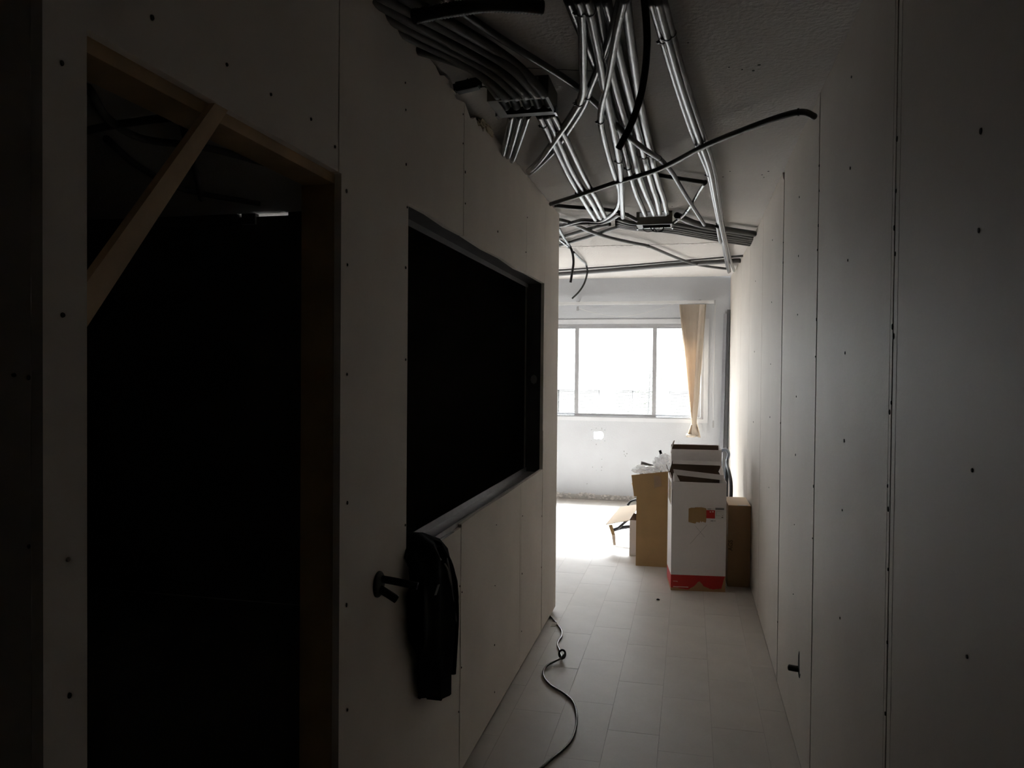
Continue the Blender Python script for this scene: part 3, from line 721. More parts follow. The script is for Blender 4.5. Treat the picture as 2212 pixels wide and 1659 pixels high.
  ('thick black corrugated hose with an open end at the top of the view', 0.0165, 'hose', None, (),
   [(-0.669,1.800,2.411),(-0.635,1.825,2.427),(-0.585,1.850,2.443),(-0.535,1.875,2.458),(-0.484,1.900,2.468),(-0.432,1.925,2.472),(-0.374,1.950,2.473)]),
  ('black conduit crossing above the doorway inside the dark room', 0.0160, 'pvc_dark', None, (),
   [(-2.537,2.751,2.520),(-2.228,2.677,2.520),(-1.960,2.656,2.520),(-1.913,2.705,2.520)]),
  ('black conduit behind the brace bending down inside the dark room', 0.0160, 'pvc_dark', None, (),
   [(-1.944,2.676,2.520),(-2.094,2.905,2.520),(-2.342,3.312,2.520),(-2.749,3.953,2.520)]),
  ('long black conduit running away from the doorway inside the dark room', 0.0160, 'pvc_dark', None, (),
   [(-2.053,2.310,2.520),(-2.239,2.640,2.520),(-2.274,2.869,2.520),(-2.096,3.029,2.520),(-1.973,3.316,2.520)]),
  ('black conduit deepest inside the dark room near the pale slit', 0.0160, 'pvc_dark', None, (),
   [(-2.431,2.838,2.520),(-2.609,3.260,2.520),(-2.695,3.731,2.520),(-2.485,4.128,2.520)]),
]
for label, r, m, group, ties, pts in CONDUITS:
    base = Vector(pts[0])
    hose = m == 'hose'
    loc = [tuple(Vector(p) - base) for p in pts]
    o = tube_obj('hose' if hose else 'conduit', loc, r, m, None, per=14 if hose else 6, sides=14 if hose else 10, ridged=.14 if hose else 0.0)
    o.location = base
    tag(o, label, 'hose' if hose else 'conduit', group)
    for k in ties:
        i = min(max(k, 0), len(loc) - 1)
        a = Vector(loc[max(i - 1, 0)]); b = Vector(loc[min(i + 1, len(loc) - 1)])
        d = (b - a).normalized()
        bm = bmesh.new()
        lathe(bm, [(r * 1.02, -.003), (r * 1.16, -.003), (r * 1.16, .003), (r * 1.02, .003)], aim(Vector(loc[i]), d), 12)
        bx(bm, -.004, .004, -.004, .004, -.003, .003, M=Matrix.Translation(Vector(loc[i]) + Vector((-r * 1.1, 0, -r * .5))))
        side = d.cross(Vector((0, 0, 1))).normalized()
        tube(bm, [Vector(loc[i]) - side * r, Vector(loc[i]) - side * r * 1.7 + Vector((0, 0, -r * .3))], .0018, 5, hollow=False)
        obj('cable_tie', bm, 'cable_tie', o)

# ------------------------------------------------------------ junction boxes
def junction(label, x0, x1, y0, y1, zb, zt, openings, m):
    t = thing('junction_box', label, 'junction box', ((x0 + x1) / 2, (y0 + y1) / 2, zt))
    w, d, h = (x1 - x0) / 2, (y1 - y0) / 2, zt - zb
    th = .004
    bm = bmesh.new()
    bx(bm, -w, w, -d, d, -th, 0)                       # back plate on the ceiling
    bx(bm, -w, -w + th, -d, d, -h, -th); bx(bm, w - th, w, -d, d, -h, -th)
    obj('housing', bm, m, t)
    bm = bmesh.new()                                   # front plate, notched for the pipes, and rear plate
    prism(bm, [(-w + th, -h), (w - th, -h), (w - th, -th), (w - .035, -th), (w - .035, -h * .42), (-w + .02, -h * .42), (-w + .02, -th), (-w + th, -th)], 'y', -d, -d + th)
    obj('front_plate', bm, m, t)
    box('rear_plate', (-w + th, w - th, d - th, d, -h, -h * .55), m, t)
    bm = bmesh.new()                                   # rim of the missing cover
    rim = .022
    bx(bm, -w, w, -d, -d + rim * .6, -h - .003, -h); bx(bm, -w, w, d - rim * 1.6, d, -h - .003, -h)
    bx(bm, -w, -w + rim * 1.7, -d + rim * .6, d - rim * 1.6, -h - .003, -h); bx(bm, w - rim * .5, w, -d + rim * .6, d - rim * 1.6, -h - .003, -h)
    obj('cover_rim', bm, m, t)
    for sx in (-1, 1):
        box('latch', (sx * w - .004, sx * w + .004, d - .05, d - .01, -h - .012, -h + .012), 'zinc', t)
    return t, w, d, h
t, w, d, h = junction('open near junction box hanging between the fat conduits and three grey pipes', -.705, -.487, 2.64, 2.825, 2.496, 2.5695, 5, 'box_plastic')
for k in range(5):
    x = -.07 + k * .040
    o = tube_obj('pipe_end', [(x, -d + .005, -h + .03), (x, -.01, -h + .022), (x, .03, -h + .014)], .0155, 'black_plastic', t)
t, w, d, h = junction('open far junction box under the pipe fan with loops of wire below', -.345, -.122, 5.014, 5.17, 2.491, 2.5695, 4, 'box_plastic')
for k, (x, a, s) in enumerate(((-.04, .035, 1), (.03, .03, 1.2), (.05, .022, -1))):
    pts = [(x + a * math.cos(q), .02 + .01 * k, -h - .004 + a * .7 * math.sin(q) * s - .004) for q in [math.pi * (1 + i / 8) for i in range(9)]]
    tube_obj('wire_loop', pts, .0022, 'cable_tie', t, per=3, sides=6, hollow=False)
tube_obj('wire_loop', [(.06, .01, -h), (.045, 0, -h - .03), (.0, .0, -h - .035), (-.03, 0, -h - .005)], .0035, 'cable_tie', t, per=4, sides=6, hollow=False)

# small black transformer dangling next to the near box
t = thing('transformer', 'small black transformer dangling by wires at the left wall top', 'transformer', (-.77, 2.62, 2.545))
M = Matrix.Rotation(math.radians(-8), 4, 'Y')
obj('body', bx(bmesh.new(), -.040, .040, -.018, .018, -.018, .016, bev=.003, M=M), 'black_plastic', t)
for s in (-1, 1):
    obj('end_cap', bx(bmesh.new(), s * .044 - .005, s * .044 + .005, -.015, .015, -.012, .012, bev=.002, M=M), 'black_plastic', t)
for x in (-.008, .004):
    tube_obj('lead', [(x, 0, .015), (x + .012, 0, .028), (x + .02, .0, .0238)], .0022, 'cable_tie', t, sides=6, hollow=False)
for z in (.006, -.008):
    tube_obj('lead', [(.045, 0, z), (.06, .005, z + .002), (.075, .02, z - .003)], .0022, 'cable_tie', t, sides=6, hollow=False)

# scraps stuck in the gap over the left wall
def scrap(name, label, cat, pos, sx, sy, sz, m, seed, amp):
    bm = bmesh.new()
    bmesh.ops.create_icosphere(bm, subdivisions=3, radius=1)
    for v in bm.verts:
        n = noise.noise(v.co * 2.3 + Vector((seed, 0, 0))) + .5 * noise.noise(v.co * 6 + Vector((0, seed, 0)))
        v.co = Vector((v.co.x * sx, v.co.y * sy, v.co.z * sz)) * (1 + amp * n)
    o = obj(name, bm, m)
    o.location = pos
    return tag(o, label, cat)
scrap('foam_scrap', 'torn tan foam scrap bulging from the gap over the left wall', 'scrap', (-.842, 3.13, 2.555), .020, .10, .020, 'foam', 3, .7)
scrap('paper_scrap', 'crumpled pale paper scrap at the left wall top by the transformer', 'scrap', (-.838, 2.64, 2.548), .010, .05, .016, 'paper', 9, .9)
scrap('plaster_lump', 'small pale plaster lump on the left wall top near the tied pair', 'plaster', (-.840, 3.60, 2.553), .012, .03, .012, 'plaster_broken', 5, .5)

# ------------------------------------------------------------ doorway brace
bm = bmesh.new(); prism(bm, [(1.244, 2.0262), (1.284, 2.0262), (.9365, 1.582), (.895, 1.582), (.895, 1.60)], 'x', -.868, -.853)
for v in bm.verts:
    v.co.x += .0155 * (v.co.z - 1.582) / .452
o = obj('wooden_brace', bm, 'wood_pale')
tag(o, 'pale wooden lath nailed diagonally across the top corner of the doorway', 'lath')

# ------------------------------------------------------------ tap fitting on the left wall
t = thing('wall_valve', 'black wall valve with round flange and two short pipes beside the jacket', 'valve', (XL, 1.995, .956))
lathe_b = bmesh.new(); lathe(lathe_b, [(.036, 0), (.036, .004), (.033, .007), (.012, .009)], aim(Vector((0, 0, 0)), (1, 0, 0)), 24)
obj('flange', lathe_b, 'bronze', t, True)
tube_obj('spout', [(.004, .012, .012), (.05, .022, .004), (.105, .030, -.006)], .0105, 'bronze', t, sides=14)
tube_obj('stub', [(.004, .0, -.012), (.03, .010, -.03), (.048, .018, -.044)], .0115, 'bronze', t, sides=14)

# ------------------------------------------------------------ jacket over the window sill
t = thing('jacket', 'black jacket with pale piping draped over the left end of the window sill', 'jacket', (-.80, 2.35, .96))
O = Vector((-.80, 2.35, .96))
#        xc     zc    yl     yr     th   normal
rows = [(-.925, .985, 2.220, 2.330, .020, (0, 0, 1)),
        (-.890, 1.005, 2.216, 2.365, .026, (.15, 0, 1)),
        (-.850, 1.005, 2.214, 2.400, .030, (.5, 0, .8)),
        (-.815, .985, 2.185, 2.440, .030, (.9, 0, .4)),
        (-.800, .955, 2.178, 2.480, .030, (1, 0, .1)),
        (-.797, .915, 2.178, 2.515, .031, (1, 0, 0)),
        (-.796, .870, 2.178, 2.545, .032, (1, 0, 0)),
        (-.796, .820, 2.178, 2.570, .032, (1, 0, 0)),
        (-.797, .760, 2.176, 2.590, .032, (1, 0, 0)),
        (-.798, .725, 2.190, 2.598, .031, (1, 0, 0)),
        (-.799, .690, 2.225, 2.600, .030, (1, 0, 0)),
        (-.800, .665, 2.250, 2.596, .029, (1, 0, 0)),
        (-.801, .610, 2.255, 2.590, .028, (1, 0, 0)),
        (-.802, .560, 2.262, 2.585, .027, (1, 0, 0)),
        (-.803, .530, 2.268, 2.575, .025, (1, 0, 0))]
bm = bmesh.new(); K = 40; rings = []
def hem(y):
    if y < 2.37: return .525 + .01 * math.sin(y * 40)
    if y < 2.39: return .515
    return .470 - (y - 2.39) * .16 if y < 2.55 else .4444 + (y - 2.55) * .9
for ri, (xc, zc, yl, yr, th, nn) in enumerate(rows + [rows[-1]]):
    last = ri == len(rows)
    n = Vector(nn).normalized(); ring = []
    for k in range(K):
        a = 2 * math.pi * k / K
        cy = (yl + yr) / 2 - math.cos(a) * (yr - yl) / 2
        s = math.sin(a); s = math.copysign(abs(s) ** .6, s)
        fold = .009 * math.sin((cy - 2.1) * 46 + zc * 5) + .006 * math.sin((cy - 2.1) * 21 - zc * 9)
        z = zc
        off = s * th + (fold if s > 0 else 0) * (1 if ri > 2 else .4)
        p = Vector((xc, cy, z)) + n * off
        if p.x < -.829 and ri > 3: p.x = -.829
        if last: p.z = min(hem(cy), .525)
        ring.append(bm.verts.new(p - O))
    rings.append(ring)
for i in range(len(rings) - 1):
    for k in range(K):
        bm.faces.new((rings[i][k], rings[i][(k+1) % K], rings[i+1][(k+1) % K], rings[i+1][k]))
bm.faces.new(rings[0]); bm.faces.new(rings[-1])
bmesh.ops.triangulate(bm, faces=[f for f in bm.faces if len(f.verts) > 4])
body = obj('body', bm, 'fabric_black', t, True)
# sleeve lying along the far edge
bm = bmesh.new()
tube(bm, smooth_path([Vector(p) - O for p in ((-.80, 2.37, .985), (-.786, 2.445, .90), (-.784, 2.492, .80), (-.786, 2.512, .70), (-.79, 2.510, .60), (-.793, 2.505, .52))], 6), .034, 12, flat=.55)
obj('sleeve', bm, 'fabric_black', t, True)
for pl in ([(2.347,.999),(2.396,.949),(2.417,.896),(2.443,.835),(2.465,.775),(2.492,.72),(2.509,.675)], [(2.368,.927),(2.40,.90),(2.423,.864),(2.44,.84)], [(2.293,.985),(2.32,.968),(2.345,.945)]):
    tube_obj('piping', [Vector((-.7595 if z < .93 else -.7595 - (z - .93) * .35, y, z)) - O for y, z in pl], .0028, 'piping_grey', t, sides=6, hollow=False)
slab('size_tag', [Vector(p) - O for p in ((-.7555, 2.286, .882), (-.7545, 2.302, .879), (-.7545, 2.268, .855), (-.7555, 2.252, .858))], .002, 'ink_grey', t)

# ------------------------------------------------------------ cable along the floor
cab = [(-.845,4.80),(-.825,4.762),(-.762,4.622),(-.722,4.520),(-.707,4.425),(-.712,4.359),(-.707,4.283),(-.685,4.214),(-.662,4.134),(-.652,4.10)]
cab2 = [(-.652,4.065),(-.674,4.027),(-.705,3.966),(-.713,3.887),(-.697,3.817),(-.645,3.723),(-.577,3.656),(-.520,3.579),(-.490,3.494),(-.471,3.401),(-.461,3.289),(-.464,3.181),(-.492,3.073),(-.518,3.009),(-.555,2.908),(-.632,2.769),(-.74,2.62)]
loop = []
for i in range(13):
    a = -math.pi / 2 + 2 * math.pi * 1.25 * i / 12
    loop.append((-.648 + .017 * math.cos(a), 4.085 + .010 * math.sin(a), .030 + .019 * math.sin(a) + .004 * i / 12))
pts = [(x, y, .0062) for x, y in cab] + loop + [(x, y, .0062 if i > 3 else .016 - .0024 * i) for i, (x, y) in enumerate(cab2)]
o = tube_obj('power_cable', pts, .0055, 'black_plastic', None, per=6, sides=10)
MATS['cable_skin'] = mat('cable_skin', (.030, .029, .028), .22, spec=.6)
o.data.materials.clear(); o.data.materials.append(MATS['cable_skin'])
tag(o, 'black cable with a knot snaking along the corridor floor', 'cable')
o = tube_obj('floor_crumb', [(-.20, 5.32, .004), (-.19, 5.325, .006), (-.182, 5.32, .004)], .005, 'black_plastic', None, sides=6, hollow=False)
tag(o, 'tiny dark crumb on the tiles in front of the white carton', 'debris')
o = slab('plaster_flake', [(-.80, 4.585, .006), (-.775, 4.60, .004), (-.765, 4.64, .014), (-.80, 4.63, .02)], .003, 'paper')
tag(o, 'curled pale flake on the floor at the foot of the left wall', 'scrap')

# ------------------------------------------------------------ vertical blind gathered beside the window
t = thing('vertical_blind', 'peach vertical blind gathered, tied and hanging from the white rail', 'blind', (.02, 9.20, 2.36))
O = Vector((.02, 9.20, 2.36))
obj('head_rail', bx(bmesh.new(), -3.6 - O.x, .262 - O.x, -.018, .018, -.018, .018, bev=.002), 'rail_white', t)
obj('end_cap', bx(bmesh.new(), .262 - O.x, .281 - O.x, -.02, .02, -.034, .02, bev=.002), 'clip_grey', t)
for x in (-1.315, .104, -2.7):
    obj('bracket', bx(bmesh.new(), x - O.x - .014, x - O.x + .014, -.02, .098, .018, .026, bev=.001), 'clip_grey', t)
# vanes: fan of cloth strips from 28 cm at the rail to a tight waist, flaring at the hem
NV = 15
for k in range(NV):
    u = k / (NV - 1)
    bm = bmesh.new(); prev = None
    for i in range(19):
        s = i / 18
        z = -.028 - s * 1.525
        tt = min(s / .905, 1.0)
        wfac = (1 - tt) ** .92 * .132 + .021 * tt + (max(0, s - .905) / .095) ** .8 * .048
        cx = .002 + .035 * tt - (max(0, s - .905) / .095) * .004
        front = -.012 - .02 * math.sin(u * 3.1) * (1 - tt) + .008 * (k % 2)
        xa = cx - wfac + 2 * wfac * u
        hw = (.0165 * (1 - tt) + .006 + (.006 if s > .93 else 0))
        ang = math.radians(30 - 50 * u)
        dx, dy = math.cos(ang) * hw, math.sin(ang) * hw * 1.3
        drop = -.012 * math.cos(u * 6) if i == 18 else 0
        a = bm.verts.new((xa - dx, front - dy, z + drop)); b = bm.verts.new((xa + dx, front + dy, z + drop))
        if prev: bm.faces.new((prev[0], prev[1], b, a))
        prev = (a, b)
    bmesh.ops.solidify(bm, geom=bm.faces[:], thickness=.0012)
    obj('vane', bm, 'blind', t)
# one broad vane folded over the front right
bm = bmesh.new(); prev = None
for i in range(19):
    s = i / 18; z = -.032 - s * 1.50; tt = min(s / .905, 1.0)
    xl = .078 * (1 - tt) + .012 * tt; xr = .140 * (1 - tt) ** .8 + .060 * tt + (.035 if s > .95 else 0)
    a = bm.verts.new((xl, -.048, z)); b = bm.verts.new(((xl + xr) / 2, -.058, z)); c = bm.verts.new((xr, -.040, z))
    if prev: bm.faces.new((prev[0], prev[1], b, a)); bm.faces.new((prev[1], prev[2], c, b))
    prev = (a, b, c)
bmesh.ops.solidify(bm, geom=bm.faces[:], thickness=.0012)
obj('vane', bm, 'blind', t, True)
bm = bmesh.new()
lathe(bm, [(.045, -.014), (.052, -.014), (.052, .014), (.045, .014)], Matrix.Translation((.004, -.015, -1.54)) @ Matrix.Rotation(.25, 4, 'X') @ Matrix.Diagonal((1.1, .7, 1, 1)), 20)
obj('hem_band', bm, 'blind', t, True)
bm = bmesh.new()
lathe(bm, [(.030, -.006), (.033, -.006), (.033, .006), (.030, .006)], Matrix.Translation((.036, -.02, -1.415)) @ Matrix.Diagonal((1, .8, 1, 1)), 16)
obj('tie_band', bm, 'blind', t, True)
tube_obj('pull_cord', [(.258, -.01, -.03), (.252, -.01, -.5), (.247, -.01, -1.0), (.250, -.01, -1.37)], .0022, 'cord', t, sides=6, hollow=False)
obj('cord_weight', bx(bmesh.new(), .242, .260, -.018, -.002, -1.445, -1.365, bev=.002), 'clip_grey', t)
tube_obj('sagging_cord', [(-1.325, -.01, -.06), (-1.1, -.01, -.125), (-.78, -.01, -.16), (-.5, -.01, -.11), (-.21, -.01, -.02)], .0016, 'cord', t, sides=6, hollow=False)
obj('cord_weight', bx(bmesh.new(), -1.345, -1.320, -.015, .0, -.088, -.036, bev=.002), 'clip_grey', t)
for y in (.0,):
    tube_obj('loop_cord', [(.255, .0, -.05), (.235, .0, -.30), (.228, 0, -.42)], .0014, 'cord', t, sides=6, hollow=False)

# metal profiles leaning in the far right corner
def profile(label, bot, top, w, dpt, m, group=None):
    b, tp = Vector(bot), Vector(top)
    d = tp - b; L = d.length
    bm = bmesh.new()
    Mx = aim(b, d)
    Mx = Matrix.Translation(b) @ Vector(d).to_track_quat('Z', 'X').to_matrix().to_4x4()
    bx(bm, -w, w, -.002, .002, 0, L); bx(bm, -w, -w + .003, .002, dpt, 0, L); bx(bm, w - .003, w, .002, dpt, 0, L)
    bmesh.ops.transform(bm, matrix=Matrix.Rotation(math.radians(90), 4, 'Z'), verts=bm.verts[:])
    bmesh.ops.transform(bm, matrix=Mx, verts=bm.verts[:])
    return tag(obj('metal_profile', bm, m), label, 'metal profile')
profile('pale zinc profile leaning in the far right corner', (.355, 9.17, .001), (.392, 9.27, 2.23), .020, .03, 'zinc')
profile('dark zinc profile leaning against the right wall beside the pale one', (.405, 9.12, .001), (.425, 9.20, 2.27), .016, .03, 'zinc_dark')

# ------------------------------------------------------------ cartons
def writing(parent, txt, loc, rot, size, m, name='lettering'):
    cu = bpy.data.curves.new(name, 'FONT'); cu.body = txt; cu.size = size; cu.extrude = .0003; cu.offset = .0012; cu.align_x = 'CENTER'; cu.align_y = 'CENTER'
    tmp = bpy.data.objects.new(name, cu); C.objects.link(tmp)
    dg = bpy.context.evaluated_depsgraph_get()
    me = bpy.data.meshes.new_from_object(tmp.evaluated_get(dg))
    bpy.data.objects.remove(tmp)
    o = bpy.data.objects.new(name, me); C.objects.link(o)
    me.materials.clear(); me.materials.append(MATS[m])
    o.parent = parent; o.location = loc; o.rotation_euler = rot
    return o

# tall white carton, red printed foot; local origin front left bottom corner
t = thing('white_carton', 'tall white carton with a red printed foot, open top and brown torn patch', 'carton', (-.112, 5.592, 0), math.radians(6.5))
W, D, H = .378, .31, .775
m = bpy.data.materials.new('carton_print'); m.use_nodes = True; MATS['carton_print'] = m
nt = m.node_tree; b = nt.nodes['Principled BSDF']; b.inputs['Roughness'].default_value = .6
tc = nt.nodes.new('ShaderNodeTexCoord'); sp = nt.nodes.new('ShaderNodeSeparateXYZ'); nt.links.new(tc.outputs['Object'], sp.inputs[0])
def mathn(op, a, bv):
    n = nt.nodes.new('ShaderNodeMath'); n.operation = op
    for i, q in enumerate((a, bv)):
        if isinstance(q, (int, float)): n.inputs[i].default_value = q
        else: nt.links.new(q, n.inputs[i])
    return n.outputs[0]
def mixc(fac, c1, c2):
    n = nt.nodes.new('ShaderNodeMix'); n.data_type = 'RGBA'
    nt.links.new(fac, n.inputs[0])
    for i, q in ((6, c1), (7, c2)):
        if isinstance(q, tuple): n.inputs[i].default_value = (*q, 1)
        else: nt.links.new(q, n.inputs[i])
    return n.outputs[2]
ns = nt.nodes.new('ShaderNodeTexNoise'); ns.inputs['Scale'].default_value = 14; ns.inputs['Detail'].default_value = 4; nt.links.new(tc.outputs['Object'], ns.inputs['Vector'])
wob = mathn('MULTIPLY', mathn('SUBTRACT', ns.outputs['Fac'], .5), .05)
red = mathn('LESS_THAN', sp.outputs['Z'], .112)
# bare brown board showing through near the foot: a hump in the middle and along the right edge
hump = mathn('SUBTRACT', .070, mathn('MULTIPLY', mathn('ABSOLUTE', mathn('SUBTRACT', sp.outputs['X'], .20), 0), .75))
edge = mathn('MULTIPLY', mathn('SUBTRACT', sp.outputs['X'], .345), 4.0)
lim = mathn('MAXIMUM', mathn('MAXIMUM', hump, .018), edge)
lim = mathn('MINIMUM', lim, .105)
bare = mathn('LESS_THAN', mathn('ADD', sp.outputs['Z'], wob), lim)
col = mixc(red, (.74, .70, .69), (.44, .018, .014))
col = mixc(bare, col, (.36, .22, .11))
nt.links.new(col, b.inputs['Base Color'])
bm = bmesh.new()
prism(bm, [(0, 0), (W, 0), (W, .585), (W - .006, .60), (W - .004, H - .006), (W * .55, H - .004), (.006, H), (.004, .60), (0, .575)], 'y', 0, .004)
obj('front_panel', bm, 'carton_print', t)
bm = bmesh.new(); prism(bm, [(.005, 0), (D, 0), (D, .80), (D * .6, .815), (.03, .79), (.012, .775), (.008, .58), (.005, .57)], 'x', -.001, .003)
obj('side_panel', bm, 'carton_print', t)
bm = bmesh.new(); prism(bm, [(.005, 0), (D, 0), (D, .80), (D * .6, .79), (.03, .78), (.010, .775), (.008, .60), (.005, .59)], 'x', W - .003, W + .001)
obj('side_panel', bm, 'carton_print', t)
box('back_panel', (0, W, D - .004, D, 0, .80), 'carton_inside', t)
box('bottom_panel', (.003, W - .003, .004, D - .004, .001, .005), 'carton_inside', t)
slab('back_flap', [(.005, D - .002, .80), (W - .005, D - .002, .80), (W - .002, D - .03, .885), (.028, D - .03, .892)], .004, 'carton_inside', t)
slab('flap_lip', [(.028, D - .036, .868), (W - .002, D - .036, .862), (W + .002, D - .03, .890), (.03, D - .03, .896)], .004, 'carton_white', t)
slab('side_flap', [(-.001, .05, .79), (-.001, .25, .81), (-.022, .24, .865), (-.012, .06, .82)], .004, 'carton_inside', t)
slab('side_flap', [(W, .08, .78), (W, .28, .80), (W + .004, .28, .86), (W - .03, .18, .83)], .004, 'carton_white', t)
slab('corner_flap', [(.0, .02, .70), (.02, .010, .775), (.055, .02, .775), (.030, .03, .825), (.012, .035, .83)], .004, 'carton_white', t)
slab('inner_board', [(.030, .16, .802), (W + .0, .12, .775), (W - .002, .12, .812), (.022, .16, .842)], .004, 'carton_white', t)
# torn brown patch, label and print on the front
bm = bmesh.new(); prism(bm, [(.117, .585), (.135, .592), (.158, .592), (.162, .595), (.205, .597), (.232, .592), (.240, .588), (.240, .50), (.236, .488), (.213, .497), (.207, .488), (.200, .502), (.196, .487), (.172, .492), (.166, .480), (.150, .482), (.117, .490)], 'y', -.0016, -.0003)
tag(obj('torn_patch', bm, 'carton_brown', t), 'brown patch where the white print has been torn off')
box('red_label', (.238, .300, -.0014, -.0003, .520, .578), 'ink_red', t)
box('label_strip', (.246, .300, -.0013, -.0003, .580, .592), 'ink_white', t)
box('white_label', (.303, .362, -.0014, -.0003, .518, .578), 'ink_white', t)
box('grey_strip', (.302, .362, -.0013, -.0003, .581, .596), 'ink_grey', t)
for d_ in ((.247, .272, .585, .588), (.345, .356, .527, .532), (.347, .355, .541, .543)):
    box('label_print', (d_[0], d_[1], -.0024, -.0014, d_[2], d_[3]), 'ink_black', t)
for d_ in ((.263, .272, .563, .569), (.279, .291, .564, .571)):
    box('label_print', (d_[0], d_[1], -.0024, -.0014, d_[2], d_[3]), 'ink_white', t)
for d_ in ((.308, .350, .571, .5725), (.308, .3095, .540, .571), (.308, .335, .540, .5412), (.270, .290, .500, .505), (.294, .304, .501, .505)):
    box('label_print', (d_[0], d_[1], -.0024, -.0003, d_[2], d_[3]), 'ink_grey', t)
box('print_line', (.016, .122, -.0012, -.0003, .024, .029), 'ink_white', t)
box('print_line', (.016, .046, -.0012, -.0003, .064, .067), 'ink_white', t)
box('print_line', (.043, .046, -.0012, -.0003, .060, .064), 'ink_white', t)
for d_ in ((.325, .333, .042, .046), (.336, .344, .043, .050), (.337, .345, .052, .055)):
    box('print_mark', (d_[0], d_[1], -.0012, -.0003, d_[2], d_[3]), 'ink_red', t)
for a, c in (((.13, .335), (.245, .475)), ((.165, .462), (.23, .385))):
    slab('pencil_line', [(a[0], -.0006, a[1]), (a[0] + .002, -.0006, a[1]), (c[0] + .002, -.0006, c[1]), (c[0], -.0006, c[1])], .0006, 'pencil', t)
slab('packing_tape', [(-.0020, .03, .60), (-.0020, .26, .62), (-.0024, .26, .77), (-.0024, .02, .76)], .0006, 'clear_tape', t)

# taller white carton right behind it
t = thing('white_carton', 'second white carton, taller, standing behind the red-footed one with a raised flap', 'carton', (-.128, 5.965, 0), math.radians(3))
W2, D2, H2 = .368, .22, .968
bm = bmesh.new(); bx(bm, 0, W2, 0, .004, 0, H2); bx(bm, 0, .004, .004, D2, 0, H2 + .01); bx(bm, W2 - .004, W2, .004, D2, 0, H2 + .01); bx(bm, .004, W2 - .004, D2 - .004, D2, 0, H2 + .018); bx(bm, .004, W2 - .004, .004, D2 - .004, .001, .006)
obj('body', bm, 'carton_white', t)
slab('inner_lining', [(.005, D2 - .006, .80), (W2 - .005, D2 - .006, .80), (W2 - .005, D2 - .006, H2 + .016), (.005, D2 - .006, H2 + .016)], .003, 'carton_inside', t)
slab('raised_flap', [(-.002, .02, .935), (.004, .20, .965), (.022, .21, 1.010), (.026, .10, 1.025), (.012, .03, .985)], .004, 'carton_inside', t)

# brown carton to the left
t = thing('brown_carton', 'tall plain brown carton left of the white one, its front flap raised', 'carton', (-.402, 6.232, 0), math.radians(1))
W3, D3, H3 = .300, .30, .556
bm = bmesh.new(); bx(bm, 0, W3, 0, .004, 0, H3); bx(bm, 0, .004, .004, D3, 0, H3); bx(bm, W3 - .004, W3, .004, D3, 0, H3); bx(bm, .004, W3 - .004, D3 - .004, D3, 0, H3); bx(bm, .004, W3 - .004, .004, D3 - .004, .001, .006)
obj('body', bm, 'carton_brown', t)
slab('front_flap', [(-.020, .001, H3), (W3, .001, H3), (W3 + .005, -.035, .775), (-.040, -.035, .728)], .004, 'carton_brown', t)
slab('side_flap', [(-.001, .02, H3), (-.001, D3, H3), (-.045, D3, .62), (-.040, .0, .66)], .004, 'carton_pale', t)
slab('grey_flap', [(.0, D3 + .01, .60), (.20, D3 + .03, .60), (.185, D3 + .04, .755), (.02, D3 + .02, .800)], .004, 'ink_grey', t)

# low brown-black carton at the right wall
t = thing('brown_carton', 'dark brown carton squeezed between the white one and the right wall', 'carton', (.284, 5.795, 0), math.radians(1.5))
W4, D4, H4 = .158, .39, .592
bm = bmesh.new(); bx(bm, 0, W4, 0, D4, 0, H4 - .002, bev=.003)
obj('body', bm, 'carton_dark', t)
box('top_panel', (.001, W4 - .001, .001, D4 - .001, H4 - .0035, H4 - .0005), 'carton_pale', t)
box('top_tape', (.065, .135, -.0005, .018, H4 - .002, H4 + .0008), 'ink_white', t)
writing(t, 'AGS', (.020, -.0008, .30), (math.radians(90), math.radians(-90), 0), .042, 'ink_faded')

# cardboard sheet with a strip of tape, propped on the fallen chair
t = thing('cardboard_sheet', 'pale cardboard flap with a dangling tape strip beside the brown carton', 'cardboard', (-.55, 6.75, .25))
O = Vector((-.55, 6.75, .25))
slab('sheet', [Vector(p) - O for p in ((-.695, 6.70, .222), (-.475, 6.64, .285), (-.425, 6.98, .365), (-.60, 7.02, .325))], .005, 'carton_pale', t)
slab('tape_strip', [Vector(p) - O for p in ((-.668, 6.69, .222), (-.635, 6.685, .228), (-.610, 6.70, .135), (-.640, 6.70, .140))], .002, 'carton_brown', t)
slab('tape_strip', [Vector(p) - O for p in ((-.640, 6.70, .140), (-.610, 6.70, .135), (-.603, 6.69, .052), (-.625, 6.69, .050))], .002, 'carton_pale', t)
# small pale carton end under it
t = thing('pale_carton', 'small pale carton end just left of the brown carton, its corner open', 'carton', (-.478, 6.56, 0), 0)
bm = bmesh.new(); bx(bm, 0, .07, 0, .004, 0, .30); bx(bm, 0, .004, .004, .25, 0, .30); bx(bm, .066, .07, .004, .25, 0, .30); bx(bm, .004, .066, .246, .25, 0, .30)
obj('body', bm, 'carton_white', t)
slab('top_flap', [(0, 0, .30), (.07, 0, .30), (.07, .04, .345), (.03, .05, .35)], .004, 'carton_inside', t)

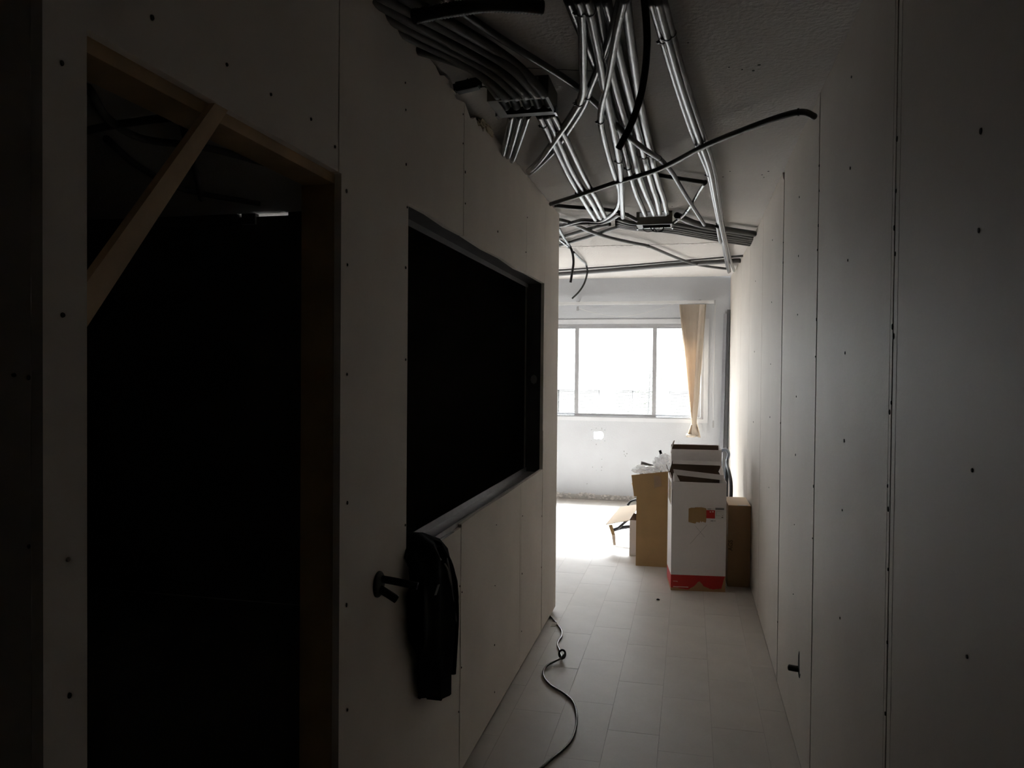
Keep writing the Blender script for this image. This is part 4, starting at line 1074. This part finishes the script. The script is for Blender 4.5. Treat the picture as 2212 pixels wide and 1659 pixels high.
# clear bags on the brown carton
def bag(label, pos, sx, sy, sz, seed):
    bm = bmesh.new(); bmesh.ops.create_icosphere(bm, subdivisions=4, radius=1)
    for v in bm.verts:
        n = noise.noise(v.co * 1.7 + Vector((seed, 0, 0))) * .55 + abs(noise.noise(v.co * 4.1 + Vector((0, seed, 0)))) * .55 + .18 * noise.noise(v.co * 11 + Vector((0, 0, seed)))
        v.co = Vector((v.co.x * sx, v.co.y * sy, v.co.z * sz)) * (1 + n * .75)
    o = obj('plastic_bag', bm, 'plastic_film')
    o.location = pos
    return tag(o, label, 'plastic bag')
bag('crumpled clear plastic bag spilling over the left rim of the brown carton', (-.335, 6.36, .755), .095, .06, .034, 2.0)
bag('puffed clear plastic bag beside the white carton, on the brown one', (-.195, 6.36, .815), .068, .06, .060, 7.0)
o = slab('clear_tape', [(-.265, 6.196, .735), (-.215, 6.194, .725), (-.205, 6.205, .650), (-.262, 6.205, .630)], .0008, 'clear_tape')
tag(o, 'clear tape end curling down the brown carton front', 'tape')

# ------------------------------------------------------------ chairs behind the cartons
t = thing('office_chair', 'black star-base chair half hidden behind the brown carton', 'chair', (-.36, 7.02, 0))
for k in range(5):
    a = math.radians(176 + 72 * k)
    c, s = math.cos(a), math.sin(a)
    tube_obj('base_arm', [(0, 0, .165), (.10 * c, .10 * s, .158), (.22 * c, .22 * s, .138), (.305 * c, .305 * s, .108)], .017, 'chair_black', t, sides=8, hollow=False)
    if k == 0: continue
    bm = bmesh.new(); lathe(bm, [(.026, -.011), (.030, -.005), (.030, .005), (.026, .011)], aim(Vector((.295 * c, .295 * s, .0305)), (-s, c, 0)), 14)
    bx(bm, .29 * c - .008, .29 * c + .008, .29 * s - .008, .29 * s + .008, .03, .11)
    obj('caster', bm, 'chair_black', t)
bm = bmesh.new(); lathe(bm, [(.032, .12), (.032, .24), (.022, .25), (.022, .42)], Matrix.Identity(4), 16)
obj('column', bm, 'chair_black', t, True)
tube_obj('strut', [(-.255, -.02, .135), (-.14, 0, .235), (-.02, 0, .30)], .012, 'chair_black', t, sides=8, hollow=False)
obj('seat', bx(bmesh.new(), -.06, .20, -.20, .22, .42, .47, bev=.02), 'chair_black', t)
t = thing('tube_chair', 'chair with a blue-grey back and black armrest behind the white cartons', 'chair', (.12, 6.62, 0))
for sx in (-1, 1):
    for sy in (-1, 1):
        tube_obj('leg', [(.20 * sx, .2 * sy, 0), (.195 * sx, .19 * sy, .43)], .011, 'chair_black', t, sides=8, hollow=False)
    tube_obj('armrest', [(.195 * sx, .19, .43), (.20 * sx, .2, .80), (.195 * sx, .1, .775), (.205 * sx, -.06, .73), (.215 * sx, -.16, .66), (.215 * sx, -.19, .56), (.2 * sx, -.19, .43)], .014, 'chair_black', t, sides=8, hollow=False)
obj('seat', bx(bmesh.new(), -.21, .21, -.21, .21, .43, .47, bev=.015), 'chair_black', t)
bm = bmesh.new(); tube(bm, smooth_path([(-.19, .22, .47), (-.195, .22, .76), (-.15, .225, .81), (0, .23, .825), (.13, .225, .865), (.185, .22, .895), (.212, .22, .86), (.20, .22, .79), (.19, .22, .47)], 6), .013, 10, hollow=False)
obj('back_frame', bm, 'chair_blue', t, True)
obj('backrest', bx(bmesh.new(), -.16, .16, .215, .23, .55, .80, bev=.006), 'chair_blue', t)
o = tube_obj('tube_piece', [(-.235, 6.57, .895), (-.222, 6.57, .855), (-.20, 6.565, .76), (-.19, 6.56, .60), (-.18, 6.56, .0)], .011, 'black_plastic')
tag(o, 'black tube standing up behind the puffed plastic bag', 'tube')
o = tube_obj('tube_piece', [(-.575, 7.60, .245), (-.54, 7.60, .285), (-.46, 7.60, .30), (-.40, 7.6, .20), (-.38, 7.6, .012)], .011, 'black_plastic')
tag(o, 'short black tube end leaning out left of the brown carton, near the far wall', 'tube')
